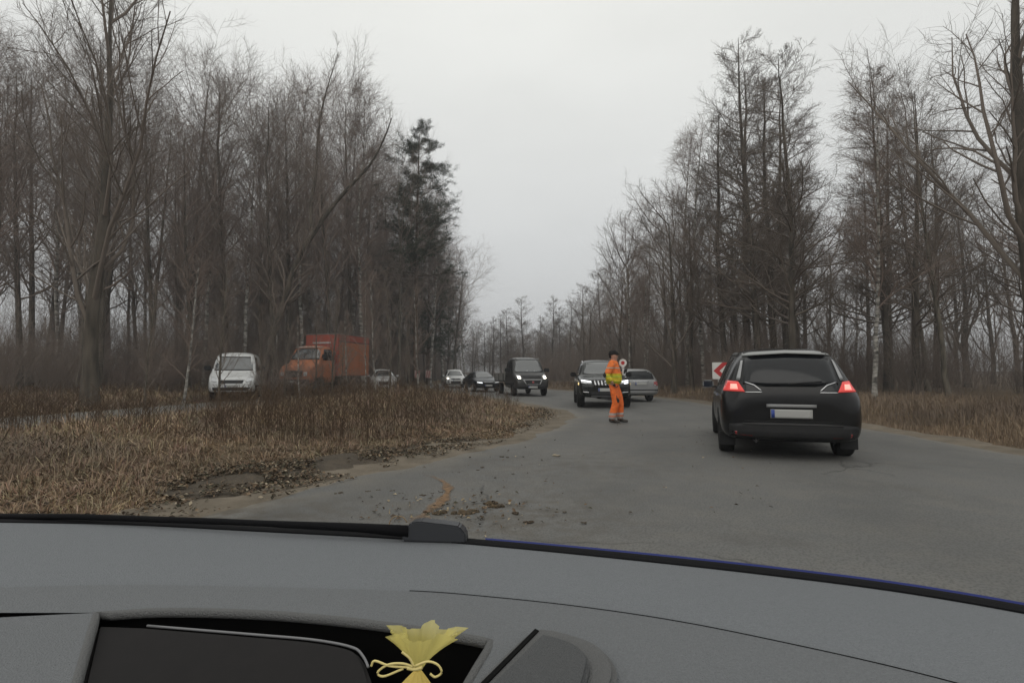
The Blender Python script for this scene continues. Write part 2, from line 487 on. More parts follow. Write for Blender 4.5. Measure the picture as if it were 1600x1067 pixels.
def straw_colors(n, seed, patch):
    r_ = np.random.default_rng(seed)
    pal = np.array([(0.33, 0.25, 0.165), (0.27, 0.195, 0.125), (0.40, 0.31, 0.21), (0.20, 0.145, 0.10), (0.25, 0.17, 0.11)])
    c = pal[r_.integers(0, len(pal), n)] * r_.uniform(0.75, 1.2, (n, 1))
    dark = np.array((0.14, 0.108, 0.083))
    return c * (1 - patch[:, None]) + dark * patch[:, None]
m_grass = mat('dry_grass', (0.3, 0.2, 0.1), 0.85, spec=0.15, attr=True)

def pnoise(x_, y_, s, seed):
    r_ = np.random.default_rng(seed); o_ = 0
    for k in range(5):
        a = r_.uniform(0, 6.28); f = s * 1.6 ** k
        o_ = o_ + np.sin((np.cos(a) * x_ + np.sin(a) * y_) * f + r_.uniform(0, 6.28) + 1.3 * np.sin((np.sin(a) * x_ - np.cos(a) * y_) * f * 0.8)) / 1.4 ** k
    return o_ / 2.6

# field of dry grass between the two lanes: tussocks, spread evenly in the view's angle and in log distance
def tussock_field(n, per, y0, y1, xa, xb, ok, seed, hmul):
    r_ = np.random.default_rng(seed)
    Yc = np.exp(r_.uniform(np.log(y0), np.log(y1), n)); Xc = r_.uniform(xa, xb, n) * Yc
    sdc = sd_main(Xc, Yc); kp = ok(Xc, Yc, sdc)
    Xc, Yc, sdc = Xc[kp], Yc[kp], sdc[kp]; m = len(Xc)
    size = np.clip(r_.lognormal(0, 0.38, m), 0.4, 2.2)
    hn = np.clip(0.75 + 0.55 * pnoise(Xc, Yc, 0.9, 4), 0.3, 1.5)
    Ht = hmul * (0.58 + 0.48 * sstep(8, 21, Yc)) * (0.10 + 0.24 * sstep(0.3, 3.0, sdc) * hn) * size
    dk = np.clip(0.45 + 1.2 * pnoise(Xc, Yc, 0.75, 9) + r_.normal(0, 0.25, m), 0, 1) * (0.3 + 0.7 * sstep(1.2, 4.5, sdc)) + 0.12 * (Yc > 12)
    tint = r_.uniform(0.72, 1.28, (m, 1)) * (1 + r_.normal(0, 0.05, (m, 3)))
    flat = (pnoise(Xc, Yc, 1.6, 61) > 0.35)
    I = np.repeat(np.arange(m), per); n2 = len(I)
    az = r_.uniform(0, 6.283, n2); rad = np.abs(r_.normal(0, 0.055, n2)) * (1 + 0.05 * Yc[I]) * size[I]
    X_ = Xc[I] + np.cos(az) * rad; Y_ = Yc[I] + np.sin(az) * rad
    H_ = Ht[I] * r_.uniform(0.45, 1.35, n2)
    bend_ = np.clip(r_.normal(0.78, 0.42, n2) + 0.7 * flat[I] + 3.0 * rad * (rad > 0.05), 0.02, 1.7)
    c = straw_colors(n2, seed + 1, np.clip(dk[I], 0, 1) * 0.85) * tint[I]
    W_ = 0.0055 + 0.00065 * Y_
    base = np.stack([X_, Y_, gz(X_, Y_) - 0.03], 1); a2 = az + r_.normal(0, 0.5, n2)
    d_ = np.stack([np.cos(a2), np.sin(a2)], 1); o2 = a2 + np.pi / 2 + r_.normal(0, 0.6, n2)
    off = np.stack([np.cos(o2) * W_ / 2, np.sin(o2) * W_ / 2, 0 * W_], 1)
    mid = base.copy(); mid[:, :2] += d_ * (H_ * bend_ * 0.28)[:, None]; mid[:, 2] += H_ * 0.62 * np.clip(1 - 0.22 * bend_, 0.35, 1)
    tip = base.copy(); tip[:, :2] += d_ * (H_ * bend_)[:, None]; tip[:, 2] += H_ * np.clip(1 - 0.55 * bend_, 0.06, 1)
    V_ = np.stack([base - off, base + off, mid + off * 0.8, mid - off * 0.8, tip + off * 0.15, tip - off * 0.15], 1).reshape(-1, 3)
    bb = np.arange(n2)[:, None] * 6
    Q_ = np.concatenate([bb + np.array([0, 1, 2, 3]), bb + np.array([3, 2, 4, 5])], 0)
    return V_, Q_, np.repeat(c, 6, axis=0)
def ok_field(X_, Y_, sd):
    thr = 0.55 + 0.55 * pnoise(X_, Y_, 1.3, 5) + 0.4 * np.exp(-((X_ + 2.2) / 1.4) ** 2 - ((Y_ - 7.0) / 1.3) ** 2)
    return (X_ < 2.0) & (sd > np.maximum(thr, 0.12)) & (sd_side(X_, Y_) > 0.4)
V, Q, C = tussock_field(14500, 17, 3.6, 46, -1.06, 0.16, ok_field, 51, 1.15)
o = link(bpy.data.objects.new('dry_grass', fast_mesh('dry_grass', V, Q, m_grass, False, C)))
tag(o, 'tall dry brown grass covering the verge between the lanes', 'grass', kind='stuff')
# right verge
n = 60000
Yr = np.exp(rng.uniform(np.log(8), np.log(60), n)); Xr = rng.uniform(-0.1, 1.15, n) * Yr
keep = (Xr > -1); Xr, Yr = Xr[keep], Yr[keep]
sdm = sd_main(Xr, Yr); keep = (sdm > 0.7) & (sdm < 9) & (Xr > rA[np.clip(np.searchsorted(rA[:, 1], Yr), 0, nA - 1), 0])
Xr, Yr, sdm = Xr[keep], Yr[keep], sdm[keep]
patch = np.clip(0.72 + 0.6 * pnoise(Xr, Yr, 0.8, 19), 0, 1)
Hh = (0.10 + 0.30 * sstep(0.6, 2.5, sdm)) * rng.uniform(0.4, 1.4, len(Xr))
V, Q, C = blades(Xr, Yr, gz(Xr, Yr), Hh, 0.006 + 0.0006 * Yr, np.clip(rng.normal(0.4, 0.25, len(Xr)), 0.02, 1.1), straw_colors(len(Xr), 6, patch), 8)
o = link(bpy.data.objects.new('dry_grass', fast_mesh('dry_grass', V, Q, m_grass, False, C)))
tag(o, 'low dry grass along the outer shoulder under the alders', 'grass', kind='stuff')

# dark dead weed stalks standing out of the grass
n = 5200
Yr = np.exp(rng.uniform(np.log(8), np.log(34), n)); Xr = rng.uniform(-1.0, 0.12, n) * Yr
sdm = sd_main(Xr, Yr); keep = (sdm > 1.6) & (sd_side(Xr, Yr) > 0.3) & (Xr < 1.5) & (pnoise(Xr, Yr, 0.5, 31) > -0.15)
Xr, Yr = Xr[keep], Yr[keep]; n = len(Xr)
Hs = rng.uniform(0.35, 0.85, n); a = rng.uniform(0, 6.28, n); tl = rng.uniform(0, 0.28, n)
P0 = np.stack([Xr, Yr, gz(Xr, Yr) - 0.03], 1)
P2 = P0 + np.stack([np.cos(a) * tl * Hs, np.sin(a) * tl * Hs, Hs], 1)
stems = np.stack([P0, (P0 + P2) / 2 + rng.normal(0, 0.02, (n, 3)), P2], 1)
parts = [tubes(stems, np.stack([0.004 + 0 * Hs, 0.0035 + 0 * Hs, 0.002 + 0 * Hs], 1), 3)]
for k in range(5):
    f = rng.uniform(0.45, 0.95, n)[:, None]; s = P0 * (1 - f) + P2 * f; aa = rng.uniform(0, 6.28, n)
    ln = rng.uniform(0.06, 0.2, n)
    e_ = s + np.stack([np.cos(aa) * ln * 0.7, np.sin(aa) * ln * 0.7, ln * 0.8], 1)
    parts.append(tubes(np.stack([s, (s + e_) / 2, e_], 1), np.stack([0.0028 + 0 * Hs, 0.0024 + 0 * Hs, 0.004 + 0 * Hs], 1), 3))
V, Q = join_parts(parts)
m_weed = mat('dead_weed', (0.075, 0.052, 0.036), 0.9, spec=0.1, noise=(3, 0.6, (0.12, 0.085, 0.055)))
o = link(bpy.data.objects.new('weed_stalks', fast_mesh('weed_stalks', V, Q, m_weed)))
tag(o, 'dark dead weed stalks standing above the dry grass', 'weeds', kind='stuff')

# ------------------------------------------------------------------ leaf litter and mud
def leaf_mesh(X, Y, Z, S, seed, pal):
    r_ = np.random.default_rng(seed); n = len(X)
    ax = r_.normal(0, 1, (n, 3)) * np.array([1, 1, 0.25]); ax /= np.linalg.norm(ax, axis=1, keepdims=True)
    up = r_.normal(0, 0.45, (n, 3)) + np.array([0, 0, 1.0])
    bx_ = np.cross(up, ax); bx_ /= np.linalg.norm(bx_, axis=1, keepdims=True)
    nn_ = np.cross(ax, bx_)
    c = np.stack([X, Y, Z], 1); S = S[:, None]
    tipp = c + ax * S; tail = c - ax * S; l_ = c + bx_ * S * 0.55 + nn_ * S * 0.3; r2 = c - bx_ * S * 0.55 + nn_ * S * 0.25
    V_ = np.stack([tail, r2, tipp, l_, c], 1).reshape(-1, 3)
    b = np.arange(n)[:, None] * 5
    F_ = np.concatenate([b + np.array(q) for q in ([0, 1, 4], [1, 2, 4], [2, 3, 4], [3, 0, 4])], 0)
    cc = np.array(pal)[r_.integers(0, len(pal), n)] * r_.uniform(0.6, 1.25, (n, 1))
    return V_, F_, np.repeat(cc, 5, axis=0)
PAL = [(0.13, 0.09, 0.058), (0.17, 0.12, 0.075), (0.10, 0.072, 0.05), (0.15, 0.105, 0.07), (0.22, 0.165, 0.105), (0.09, 0.065, 0.045), (0.13, 0.085, 0.05), (0.05, 0.042, 0.03), (0.045, 0.042, 0.026), (0.06, 0.052, 0.034), (0.09, 0.08, 0.05), (0.08, 0.06, 0.04), (0.30, 0.25, 0.18)]
m_leaf = mat('dead_leaf', (0.2, 0.14, 0.08), 0.8, spec=0.25, attr=True)
# pushed-up heap of wet leaves at the foot of the grass
def off_edge(n, y0, y1, o0, o1, seed):
    r_ = np.random.default_rng(seed)
    k = r_.uniform(np.interp(y0, lA[:, 1], np.arange(nA)), np.interp(y1, lA[:, 1], np.arange(nA)), n)
    k0 = k.astype(int); o_ = o0 + (o1 - o0) * np.clip(r_.normal(0.5, 0.24, n), 0, 1)
    p = lA[k0] + (lA[k0 + 1] - lA[k0]) * (k - k0)[:, None] + nrm[k0] * o_[:, None]
    return p[:, 0], p[:, 1], o_
X1, Y1, o1 = off_edge(13000, 5.0, 9.6, 0.15, 2.0, 41)
km = pnoise(X1, Y1, 2.6, 47) + 0.5 * pnoise(X1, Y1, 6.0, 49) > -0.12
X1, Y1, o1 = X1[km], Y1[km], o1[km]
hp = 0.16 * np.exp(-((Y1 - 6.9) / 1.3) ** 2) * np.exp(-((o1 - 1.05) / 0.55) ** 2) * (0.8 + 0.5 * pnoise(X1, Y1, 3.0, 44))
X2, Y2, o2 = off_edge(2200, 9.0, 19.5, 0.3, 1.3, 42)
X3, Y3, o3 = off_edge(5200, 2.5, 6.2, -0.1, 2.6, 43)
keepm = pnoise(X3, Y3, 2.2, 45) > -0.2
X3, Y3, o3 = X3[keepm], Y3[keepm], o3[keepm]
X = np.r_[X1, X2, X3]; Y = np.r_[Y1, Y2, Y3]
Z = np.maximum(gz(X, Y), 0.0) + np.r_[np.clip(hp, 0, 1) * rng.uniform(0.2, 1, len(X1)), 0 * X2 + 0.012, 0 * X3 + 0.012] + 0.01
V, Q, C = leaf_mesh(X, Y, Z, rng.uniform(0.010, 0.034, len(X)) , 46, PAL)
o = link(bpy.data.objects.new('leaf_litter', fast_mesh('leaf_litter', V, Q, m_leaf, False, C)))
tag(o, 'wet brown leaf litter heaped along the shoulder', 'leaf litter', kind='stuff')
# soil heap under the leaves
k = np.arange(int(np.interp(4.9, lA[:, 1], np.arange(nA))), int(np.interp(10, lA[:, 1], np.arange(nA))))
rows = []
for f in np.linspace(0.15, 2.0, 14):
    p = lA[k] + nrm[k] * f
    z = 0.13 * np.exp(-((p[:, 1] - 6.9) / 1.3) ** 2) * np.exp(-((f - 1.05) / 0.5) ** 2) * (0.8 + 0.5 * pnoise(p[:, 0], p[:, 1], 3, 44)) + np.maximum(gz(p[:, 0], p[:, 1]), 0) - 0.022
    rows.append(np.concatenate([p, z[:, None]], 1))
P = np.stack(rows, 1); nk = len(k); ix = np.arange(nk * 14).reshape(nk, 14)
Q = np.stack([ix[:-1, :-1], ix[:-1, 1:], ix[1:, 1:], ix[1:, :-1]], -1).reshape(-1, 4)
m_soil = mat('wet_soil', (0.055, 0.045, 0.034), 0.9, spec=0.25, noise=(7, 0.8, (0.10, 0.08, 0.058)), bump=(40, 1.0))
o = link(bpy.data.objects.new('soil_heap', fast_mesh('soil_heap', P.reshape(-1, 3), Q, m_soil, True)))
tag(o, 'low ridge of dark soil scraped up beside the asphalt', None, kind='structure')

# mud clods and leaf clumps lying on the asphalt
def clod(name, px, py, s, flat, seed, mt, label, group=None, cat='mud clod'):
    r_ = random.Random(seed); p = on_z(px, py)
    bm = bmesh.new()
    for j in range(r_.randint(3, 6)):
        c = Vector((r_.uniform(-1, 1) * s * 0.8, r_.uniform(-1, 1) * s * 0.45, 0))
        mt4 = Matrix.Translation(c) @ Matrix.Rotation(r_.uniform(0, 6), 4, 'Z') @ Matrix.Diagonal((s * r_.uniform(0.35, 0.7), s * r_.uniform(0.25, 0.5), s * flat * r_.uniform(0.5, 1), 1))
        ret = bmesh.ops.create_icosphere(bm, subdivisions=2, radius=1, matrix=mt4)
        for v in ret['verts']:
            v.co += Vector((r_.uniform(-1, 1), r_.uniform(-1, 1), r_.uniform(-1, 1))) * s * 0.12
            v.co.z = max(v.co.z, -0.01)
    o_ = bm_obj(name, bm, mt)
    o_.location = (p.x, p.y, 0.008)
    return tag(o_, label, cat, group)
m_mud = mat('mud', (0.055, 0.043, 0.031), 0.9, spec=0.2, noise=(18, 0.7, (0.10, 0.076, 0.052)), bump=(60, 0.8))
G = 'mud clods dropped on the road'
for k, (px, py, s) in enumerate([(531, 772, .05), (575, 769, .035), (592, 767, .03), (612, 768, .03), (627, 772, .022), (636, 781, .018),
                                 (660, 775, .03), (676, 772, .02), (690, 770, .02), (747, 735, .02), (753, 731, .03), (784, 714, .03), (793, 715, .022),
                                 (717, 739, .018), (773, 747, .02), (847, 719, .02), (818, 714, .018), (802, 741, .018), (806, 803, .045), (826, 817, .04),
                                 (882, 801, .02), (912, 818, .025), (984, 801, .018), (627, 741, .02), (661, 740, .02), (1020, 799, .012), (820, 785, .014)]):
    clod('mud_clod', px, py, s, 0.2, 100 + k, m_mud, 'small dark mud clod lying loose on the asphalt', G)
m_lc = mat('leaf_clump', (0.12, 0.085, 0.05), 0.85, spec=0.2, noise=(35, 1.0, (0.04, 0.034, 0.026)), bump=(50, 0.8))
for k, (px, py, s) in enumerate([(683, 803, .07), (706, 803, .06), (728, 802, .09), (742, 799, .05), (768, 788, .06), (776, 792, .06)]):
    clod('leaf_clump', px, py, s, 0.3, 200 + k, m_lc, 'clump of wet brown leaves beside the rusty sand streak', 'leaf clumps on the road', 'leaf clump')
clod('leaf_clump', 871, 712, .06, 0.3, 300, mat('pale_leaf', (0.32, 0.28, 0.21), 0.8, noise=(20, .6, (.12, .09, .06))), 'single pale leaf clump lying alone on open asphalt', None, 'leaf clump')
# loose leaves strewn over the asphalt
n = 420
Yr = np.r_[rng.normal(4.7, 0.35, 260), np.exp(rng.uniform(np.log(4.6), np.log(16), 160))]
Xr = np.r_[rng.normal(-0.45, 0.4, 260), rng.uniform(-0.3, 0.5, 160) * Yr[260:]]
kk = sd_main(Xr, Yr) < -0.1; Xr, Yr = Xr[kk], Yr[kk]
V, Q, C = leaf_mesh(Xr, Yr, 0 * Xr + 0.018, rng.uniform(0.010, 0.028, len(Xr)), 48, PAL + [(0.34, 0.27, 0.17)])
o = link(bpy.data.objects.new('fallen_leaves', fast_mesh('fallen_leaves', V, Q, m_leaf, False, C)))
tag(o, 'loose fallen leaves strewn over the asphalt', 'leaves', kind='stuff')
# ------------------------------------------------------------------ trees
def bark_mat(name, c1, c2, scale=3.0, stretch=0.25):
    m = bpy.data.materials.new(name); m.use_nodes = True
    t = m.node_tree; b = t.nodes['Principled BSDF']
    tcn = t.nodes.new('ShaderNodeTexCoord'); mpn = t.nodes.new('ShaderNodeMapping'); mpn.inputs['Scale'].default_value = (1, 1, stretch)
    nz = t.nodes.new('ShaderNodeTexNoise'); nz.inputs['Scale'].default_value = scale; nz.inputs['Detail'].default_value = 8
    rp = t.nodes.new('ShaderNodeValToRGB'); rp.color_ramp.elements[0].position = 0.35; rp.color_ramp.elements[1].position = 0.65
    rp.color_ramp.elements[0].color = (*c1, 1); rp.color_ramp.elements[1].color = (*c2, 1)
    bp = t.nodes.new('ShaderNodeBump'); bp.inputs['Strength'].default_value = 0.8; bp.inputs['Distance'].default_value = 0.03
    t.links.new(tcn.outputs['Object'], mpn.inputs[0]); t.links.new(mpn.outputs[0], nz.inputs['Vector'])
    t.links.new(nz.outputs[0], rp.inputs[0]); t.links.new(rp.outputs[0], b.inputs['Base Color'])
    t.links.new(nz.outputs[0], bp.inputs['Height']); t.links.new(bp.outputs[0], b.inputs['Normal'])
    b.inputs['Roughness'].default_value = 0.9; b.inputs['Specular IOR Level'].default_value = 0.15
    return m
m_bark = bark_mat('grey_bark', (0.07, 0.063, 0.051), (0.16, 0.14, 0.112), 5, 0.2)
m_bark2 = bark_mat('dark_bark', (0.05, 0.044, 0.036), (0.115, 0.097, 0.078), 5, 0.2)
m_birch = bark_mat('birch_bark', (0.06, 0.055, 0.05), (0.42, 0.40, 0.36), 2.6, 2.2)
m_pine = bark_mat('pine_bark', (0.05, 0.04, 0.032), (0.12, 0.08, 0.055), 4, 0.3)
m_twig = mat('twig_brown', (0.175, 0.145, 0.122), 0.9, spec=0.15, noise=(0.35, 0.7, (0.22, 0.175, 0.145)))
m_twig2 = mat('twig_grey', (0.145, 0.122, 0.103), 0.9, spec=0.15, noise=(0.35, 0.7, (0.19, 0.155, 0.128)))
m_twig3 = mat('twig_red', (0.205, 0.16, 0.135), 0.9, spec=0.15, noise=(0.35, 0.7, (0.25, 0.195, 0.16)))
m_needle = mat('pine_needles', (0.030, 0.042, 0.026), 0.75, spec=0.2, noise=(0.8, 0.8, (0.055, 0.066, 0.038)))

def grow(P0, D0, Ln, n, wig, up, r_, droop=0.0):
    """polylines (N,n+1,3) stepping from P0 along D0, bending up (or down) on the way"""
    N_ = len(P0); P = np.zeros((N_, n + 1, 3)); P[:, 0] = P0; D = D0.copy()
    for k in range(n):
        D = D + r_.normal(0, wig, (N_, 3)); D[:, 2] += up - droop * (k / n)
        D /= np.linalg.norm(D, axis=1, keepdims=True)
        P[:, k + 1] = P[:, k] + D * (Ln / n)[:, None]
    return P

def spawn(P, Rr, Ln, k, t0, t1, ang, r_, ratio, shape=None, jit=0.35, rmul=0.55, rmin=0.004):
    """k children on every polyline of P between t0 and t1 of its length"""
    N_, n1, _ = P.shape; n = n1 - 1
    t = t0 + (t1 - t0) * (np.arange(k)[None, :] + r_.uniform(0, 1, (N_, k))) / k
    f = t * n; i = np.clip(f.astype(int), 0, n - 1); u = (f - i)[..., None]
    I = np.arange(N_)[:, None]
    pos = P[I, i] * (1 - u) + P[I, i + 1] * u
    tan = P[I, i + 1] - P[I, i]; tan /= np.linalg.norm(tan, axis=2, keepdims=True) + 1e-9
    rad = Rr[I, i] * (1 - u[..., 0]) + Rr[I, i + 1] * u[..., 0]
    rnd = r_.normal(0, 1, (N_, k, 3)); perp = rnd - (rnd * tan).sum(2, keepdims=True) * tan
    perp /= np.linalg.norm(perp, axis=2, keepdims=True) + 1e-9
    a = R(ang) * (1 + r_.normal(0, jit, (N_, k)))[..., None]
    D = tan * np.cos(a) + perp * np.sin(a)
    ln = Ln[:, None] * ratio * r_.uniform(0.6, 1.25, (N_, k))
    if shape is not None: ln = ln * shape(t)
    r0 = np.minimum(rad * 0.8, np.maximum(rad * rmul, rmin))
    r0 = np.maximum(r0, rmin)
    return pos.reshape(-1, 3), D.reshape(-1, 3), ln.ravel(), r0.ravel()

def taper(r0, n, end, rmin):
    t = np.linspace(0, 1, n + 1)[None, :]
    return np.maximum(r0[:, None] * (1 - t * (1 - end)), rmin)

def bare_tree(seed, H, r0, style, trunk_pts=None):
    r_ = np.random.default_rng(seed)
    S = dict(
        forest=dict(t0=0.26, k1=38, a1=42, l1=0.21, k2=8, a2=40, l2=0.5, k3=10, l3=0.55, up1=0.09, up2=0.05, up3=0.03, rt=0.0054, bow=0.35),
        birch=dict(t0=0.28, k1=38, a1=38, l1=0.18, k2=8, a2=40, l2=0.55, k3=12, l3=0.8, up1=0.09, up2=0.0, up3=-0.13, rt=0.0042, bow=0.25),
        alder=dict(t0=0.20, k1=58, a1=66, l1=0.15, k2=9, a2=45, l2=0.48, k3=9, l3=0.5, up1=0.06, up2=0.06, up3=0.05, rt=0.0052, bow=0.12),
        spread=dict(t0=0.10, k1=15, a1=36, l1=0.50, k2=12, a2=38, l2=0.36, k3=18, l3=0.40, up1=0.05, up2=0.05, up3=0.02, rt=0.0045, bow=0.2),
        young=dict(t0=0.15, k1=26, a1=34, l1=0.20, k2=6, a2=35, l2=0.5, k3=6, l3=0.6, up1=0.06, up2=0.04, up3=0.0, rt=0.0036, bow=0.3),
    )[style]
    n0 = 14
    if trunk_pts is None:
        t = np.linspace(0, 1, n0 + 1)
        a = r_.uniform(0, 6.28); b = S['bow'] * H * 0.08
        ph = r_.uniform(0, 6.28)
        x_ = b * np.sin(t * 2.6 + ph) - b * np.sin(ph); y_ = b * np.cos(t * 2.1 + a) - b * np.cos(a)
        P = np.stack([x_, y_, t * H], 1)[None]
        P[0, 1:, :2] += np.cumsum(r_.normal(0, 0.008 * H * 0.3, (n0, 2)), 0)
    else:
        P = smooth_line(trunk_pts, n0 + 1)[None]
    t = np.linspace(0, 1, n0 + 1)
    Rt = (r0 * (1 - t) ** 0.85 + 0.012)[None]; Rt[0, 0] *= 1.35
    trunk = tubes(P, Rt, 8)
    Ln = np.array([H])
    shp = {'alder': lambda q: 0.35 + 1.25 * (1 - q) ** 0.8, 'spread': lambda q: 0.7 + 0.4 * (1 - q),
           'forest': lambda q: 0.55 + 0.9 * np.sin(np.clip((q - 0.3) / 0.7, 0, 1) * 2.6 + 0.3)}.get(style, lambda q: 0.5 + 0.9 * (1 - q))
    p1, d1, l1, r1 = spawn(P, Rt, Ln, S['k1'], S['t0'], 0.985, S['a1'], r_, S['l1'], shp, 0.2, 0.42, 0.012)
    if style == 'spread': r1 = np.maximum(r1, 0.05)
    B1 = grow(p1, d1, l1, 7, 0.11, S['up1'], r_); R1 = taper(r1, 7, 0.22, 0.006)
    p2, d2, l2, r2 = spawn(B1, R1, l1, S['k2'], 0.18, 1.0, S['a2'], r_, S['l2'], lambda q: 0.6 + 0.6 * (1 - q), 0.3, 0.55, 0.007)
    B2 = grow(p2, d2, l2, 4, 0.14, S['up2'], r_); R2 = taper(r2, 4, 0.5, S['rt'])
    p3, d3, l3, r3 = spawn(B2, R2, l2, S['k3'], 0.12, 1.0, 40, r_, S['l3'], None, 0.35, 0.6, S['rt'])
    l3 = np.clip(l3, 0.12, 1.3)
    B3 = grow(p3, d3, l3, 3, 0.16, S['up3'], r_); R3 = taper(r3 * 0 + S['rt'], 3, 0.6, 0.002)
    parts = [tubes(B1, R1, 5), tubes(B2, R2, 4), tubes(B3, R3, 3)]
    tips = B3[:, -1]
    return trunk, join_parts(parts), (P, Rt, tips)

def blob_quads(C, s, r_):
    n = len(C); a = r_.normal(0, 1, (n, 3)); a /= np.linalg.norm(a, axis=1, keepdims=True)
    b = np.cross(a, r_.normal(0, 1, (n, 3))); b /= np.linalg.norm(b, axis=1, keepdims=True)
    c = np.cross(a, b); s = s[:, None]
    V_ = np.stack([C - a * s, C - b * s * .6, C + a * s, C + b * s * .6, C - c * s * .6, C + c * s * .6], 1).reshape(-1, 3)
    k = np.arange(n)[:, None] * 6
    return V_, np.concatenate([k + np.array([0, 1, 2, 3]), k + np.array([0, 4, 2, 5])], 0)

def pine_tree(seed, H, r0, bare=0.35):
    r_ = np.random.default_rng(seed); n0 = 12; t = np.linspace(0, 1, n0 + 1)
    P = np.stack([0.15 * np.sin(t * 3 + seed), 0.15 * np.cos(t * 2.2 + seed), t * H], 1)[None]; P[:, :, :2] -= P[:, :1, :2]
    Rt = (r0 * (1 - t) ** 0.9 + 0.02)[None]
    p1, d1, l1, r1 = spawn(P, Rt, np.array([H]), 74, bare, 0.985, 80, r_, 0.165, lambda q: 0.35 + 1.0 * (1 - q) ** 0.7, 0.14, 0.4, 0.012)
    B1 = grow(p1, d1, l1, 6, 0.09, 0.06, r_); R1 = taper(r1, 6, 0.25, 0.006)
    p2, d2, l2, r2 = spawn(B1, R1, l1, 10, 0.25, 1.0, 45, r_, 0.36, None, 0.3, 0.5, 0.006)
    B2 = grow(p2, d2, l2, 3, 0.12, 0.06, r_); R2 = taper(r2, 3, 0.5, 0.004)
    allp = np.concatenate([B2[:, 1], B2[:, 2], B2[:, 3], (B2[:, 2] + B2[:, 3]) / 2, B1[:, 5], B1[:, 6]], 0)
    m = 16; C = np.repeat(allp, m, 0); n = len(C)
    D = r_.normal(0, 1, (n, 3)); D[:, 2] += 0.25; D /= np.linalg.norm(D, axis=1, keepdims=True)
    W_ = np.cross(D, r_.normal(0, 1, (n, 3))); W_ /= np.linalg.norm(W_, axis=1, keepdims=True)
    ln = r_.uniform(0.12, 0.27, n)[:, None]; C = C + r_.normal(0, 0.09, (n, 3)) * np.array([1, 1, .6])
    V_ = np.stack([C - W_ * 0.010, C + W_ * 0.010, C + D * ln + W_ * 0.006, C + D * ln - W_ * 0.006], 1).reshape(-1, 3)
    Qn = np.arange(n * 4).reshape(n, 4)
    return tubes(P, Rt, 8), join_parts([tubes(B1, R1, 5), tubes(B2, R2, 3)]), (V_, Qn)

PROTO = {}
def proto(key, seed, H, r0, style, bark, twig, catkins=False, trunk_pts=None):
    tr, cr, (P, Rt, tips) = bare_tree(seed, H, r0, style, trunk_pts)
    tm = fast_mesh('trunk', *tr, bark, True); cm = fast_mesh('crown', *cr, twig, False)
    PROTO[key] = [('trunk', tm), ('crown', cm)]
    if catkins:
        r_ = np.random.default_rng(seed + 1)
        c = tips[r_.random(len(tips)) < 0.45] + r_.normal(0, 0.03, (1, 3)); c = np.concatenate([c, c + r_.normal(0, 0.06, c.shape)])
        V_, Q_ = blob_quads(c, r_.uniform(0.012, 0.03, len(c)), r_)
        PROTO[key].append(('catkins', fast_mesh('catkins', V_, Q_, m_twig2)))
def pproto(key, seed, H, r0, bare=0.35):
    a, b, c = pine_tree(seed, H, r0, bare)
    PROTO[key] = [('trunk', fast_mesh('trunk', *a, m_pine, True)), ('crown', fast_mesh('crown', *c, m_needle)), ('branches', fast_mesh('branches', *b, m_pine))]

proto('f1', 1, 22, 0.20, 'forest', m_bark2, m_twig)
proto('f2', 2, 23, 0.17, 'forest', m_bark, m_twig)
proto('f3', 3, 20, 0.15, 'forest', m_bark2, m_twig3)
proto('b1', 4, 21, 0.14, 'birch', m_birch, m_twig3)
proto('b2', 5, 18, 0.11, 'birch', m_birch, m_twig3)
proto('a1', 6, 20, 0.20, 'alder', m_bark2, m_twig2, True)
proto('a2', 7, 18, 0.17, 'alder', m_bark2, m_twig2, True)
proto('s1', 8, 15, 0.22, 'spread', m_bark2, m_twig2)
proto('s2', 9, 12, 0.16, 'spread', m_bark, m_twig)
proto('y1', 10, 7, 0.05, 'young', m_bark, m_twig)
proto('y2', 11, 6, 0.045, 'young', m_birch, m_twig3)
pproto('p1', 12, 24, 0.22, 0.42)
pproto('p2', 13, 20, 0.20, 0.15)

# bare undergrowth bush: several stems from one root
def bush(seed, H, n):
    r_ = np.random.default_rng(seed)
    a = r_.uniform(0, 6.28, n); tl = r_.uniform(0.1, 0.65, n)
    D = np.stack([np.cos(a) * tl, np.sin(a) * tl, np.ones(n)], 1); D /= np.linalg.norm(D, axis=1, keepdims=True)
    P0 = np.stack([np.cos(a) * r_.uniform(0, 0.35, n), np.sin(a) * r_.uniform(0, 0.35, n), np.zeros(n) - 0.05], 1)
    ln = H * r_.uniform(0.55, 1.15, n)
    B1 = grow(P0, D, ln, 6, 0.10, 0.03, r_); R1 = taper(np.full(n, 0.013), 6, 0.3, 0.004)
    p2, d2, l2, r2 = spawn(B1, R1, ln, 9, 0.2, 1.0, 36, r_, 0.32, None, 0.3, 0.5, 0.0045)
    B2 = grow(p2, d2, l2, 4, 0.14, 0.04, r_); R2 = taper(r2, 4, 0.5, 0.0035)
    p3, d3, l3, r3 = spawn(B2, R2, l2, 6, 0.15, 1.0, 38, r_, 0.55, None, 0.3, 0.6, 0.0035)
    B3 = grow(p3, d3, l3, 2, 0.15, 0.02, r_); R3 = taper(r3 * 0 + 0.0036, 2, 0.6, 0.002)
    return tubes(B1, R1, 4), join_parts([tubes(B2, R2, 3), tubes(B3, R3, 3)])
for key, sd__, H_, n_, tw in (('u1', 21, 3.2, 22, m_twig), ('u2', 22, 2.4, 26, m_twig3), ('u3', 23, 4.2, 18, m_twig)):
    a_, b_ = bush(sd__, H_, n_)
    PROTO[key] = [('stems', fast_mesh('stems', *a_, tw)), ('twigs', fast_mesh('twigs', *b_, tw))]

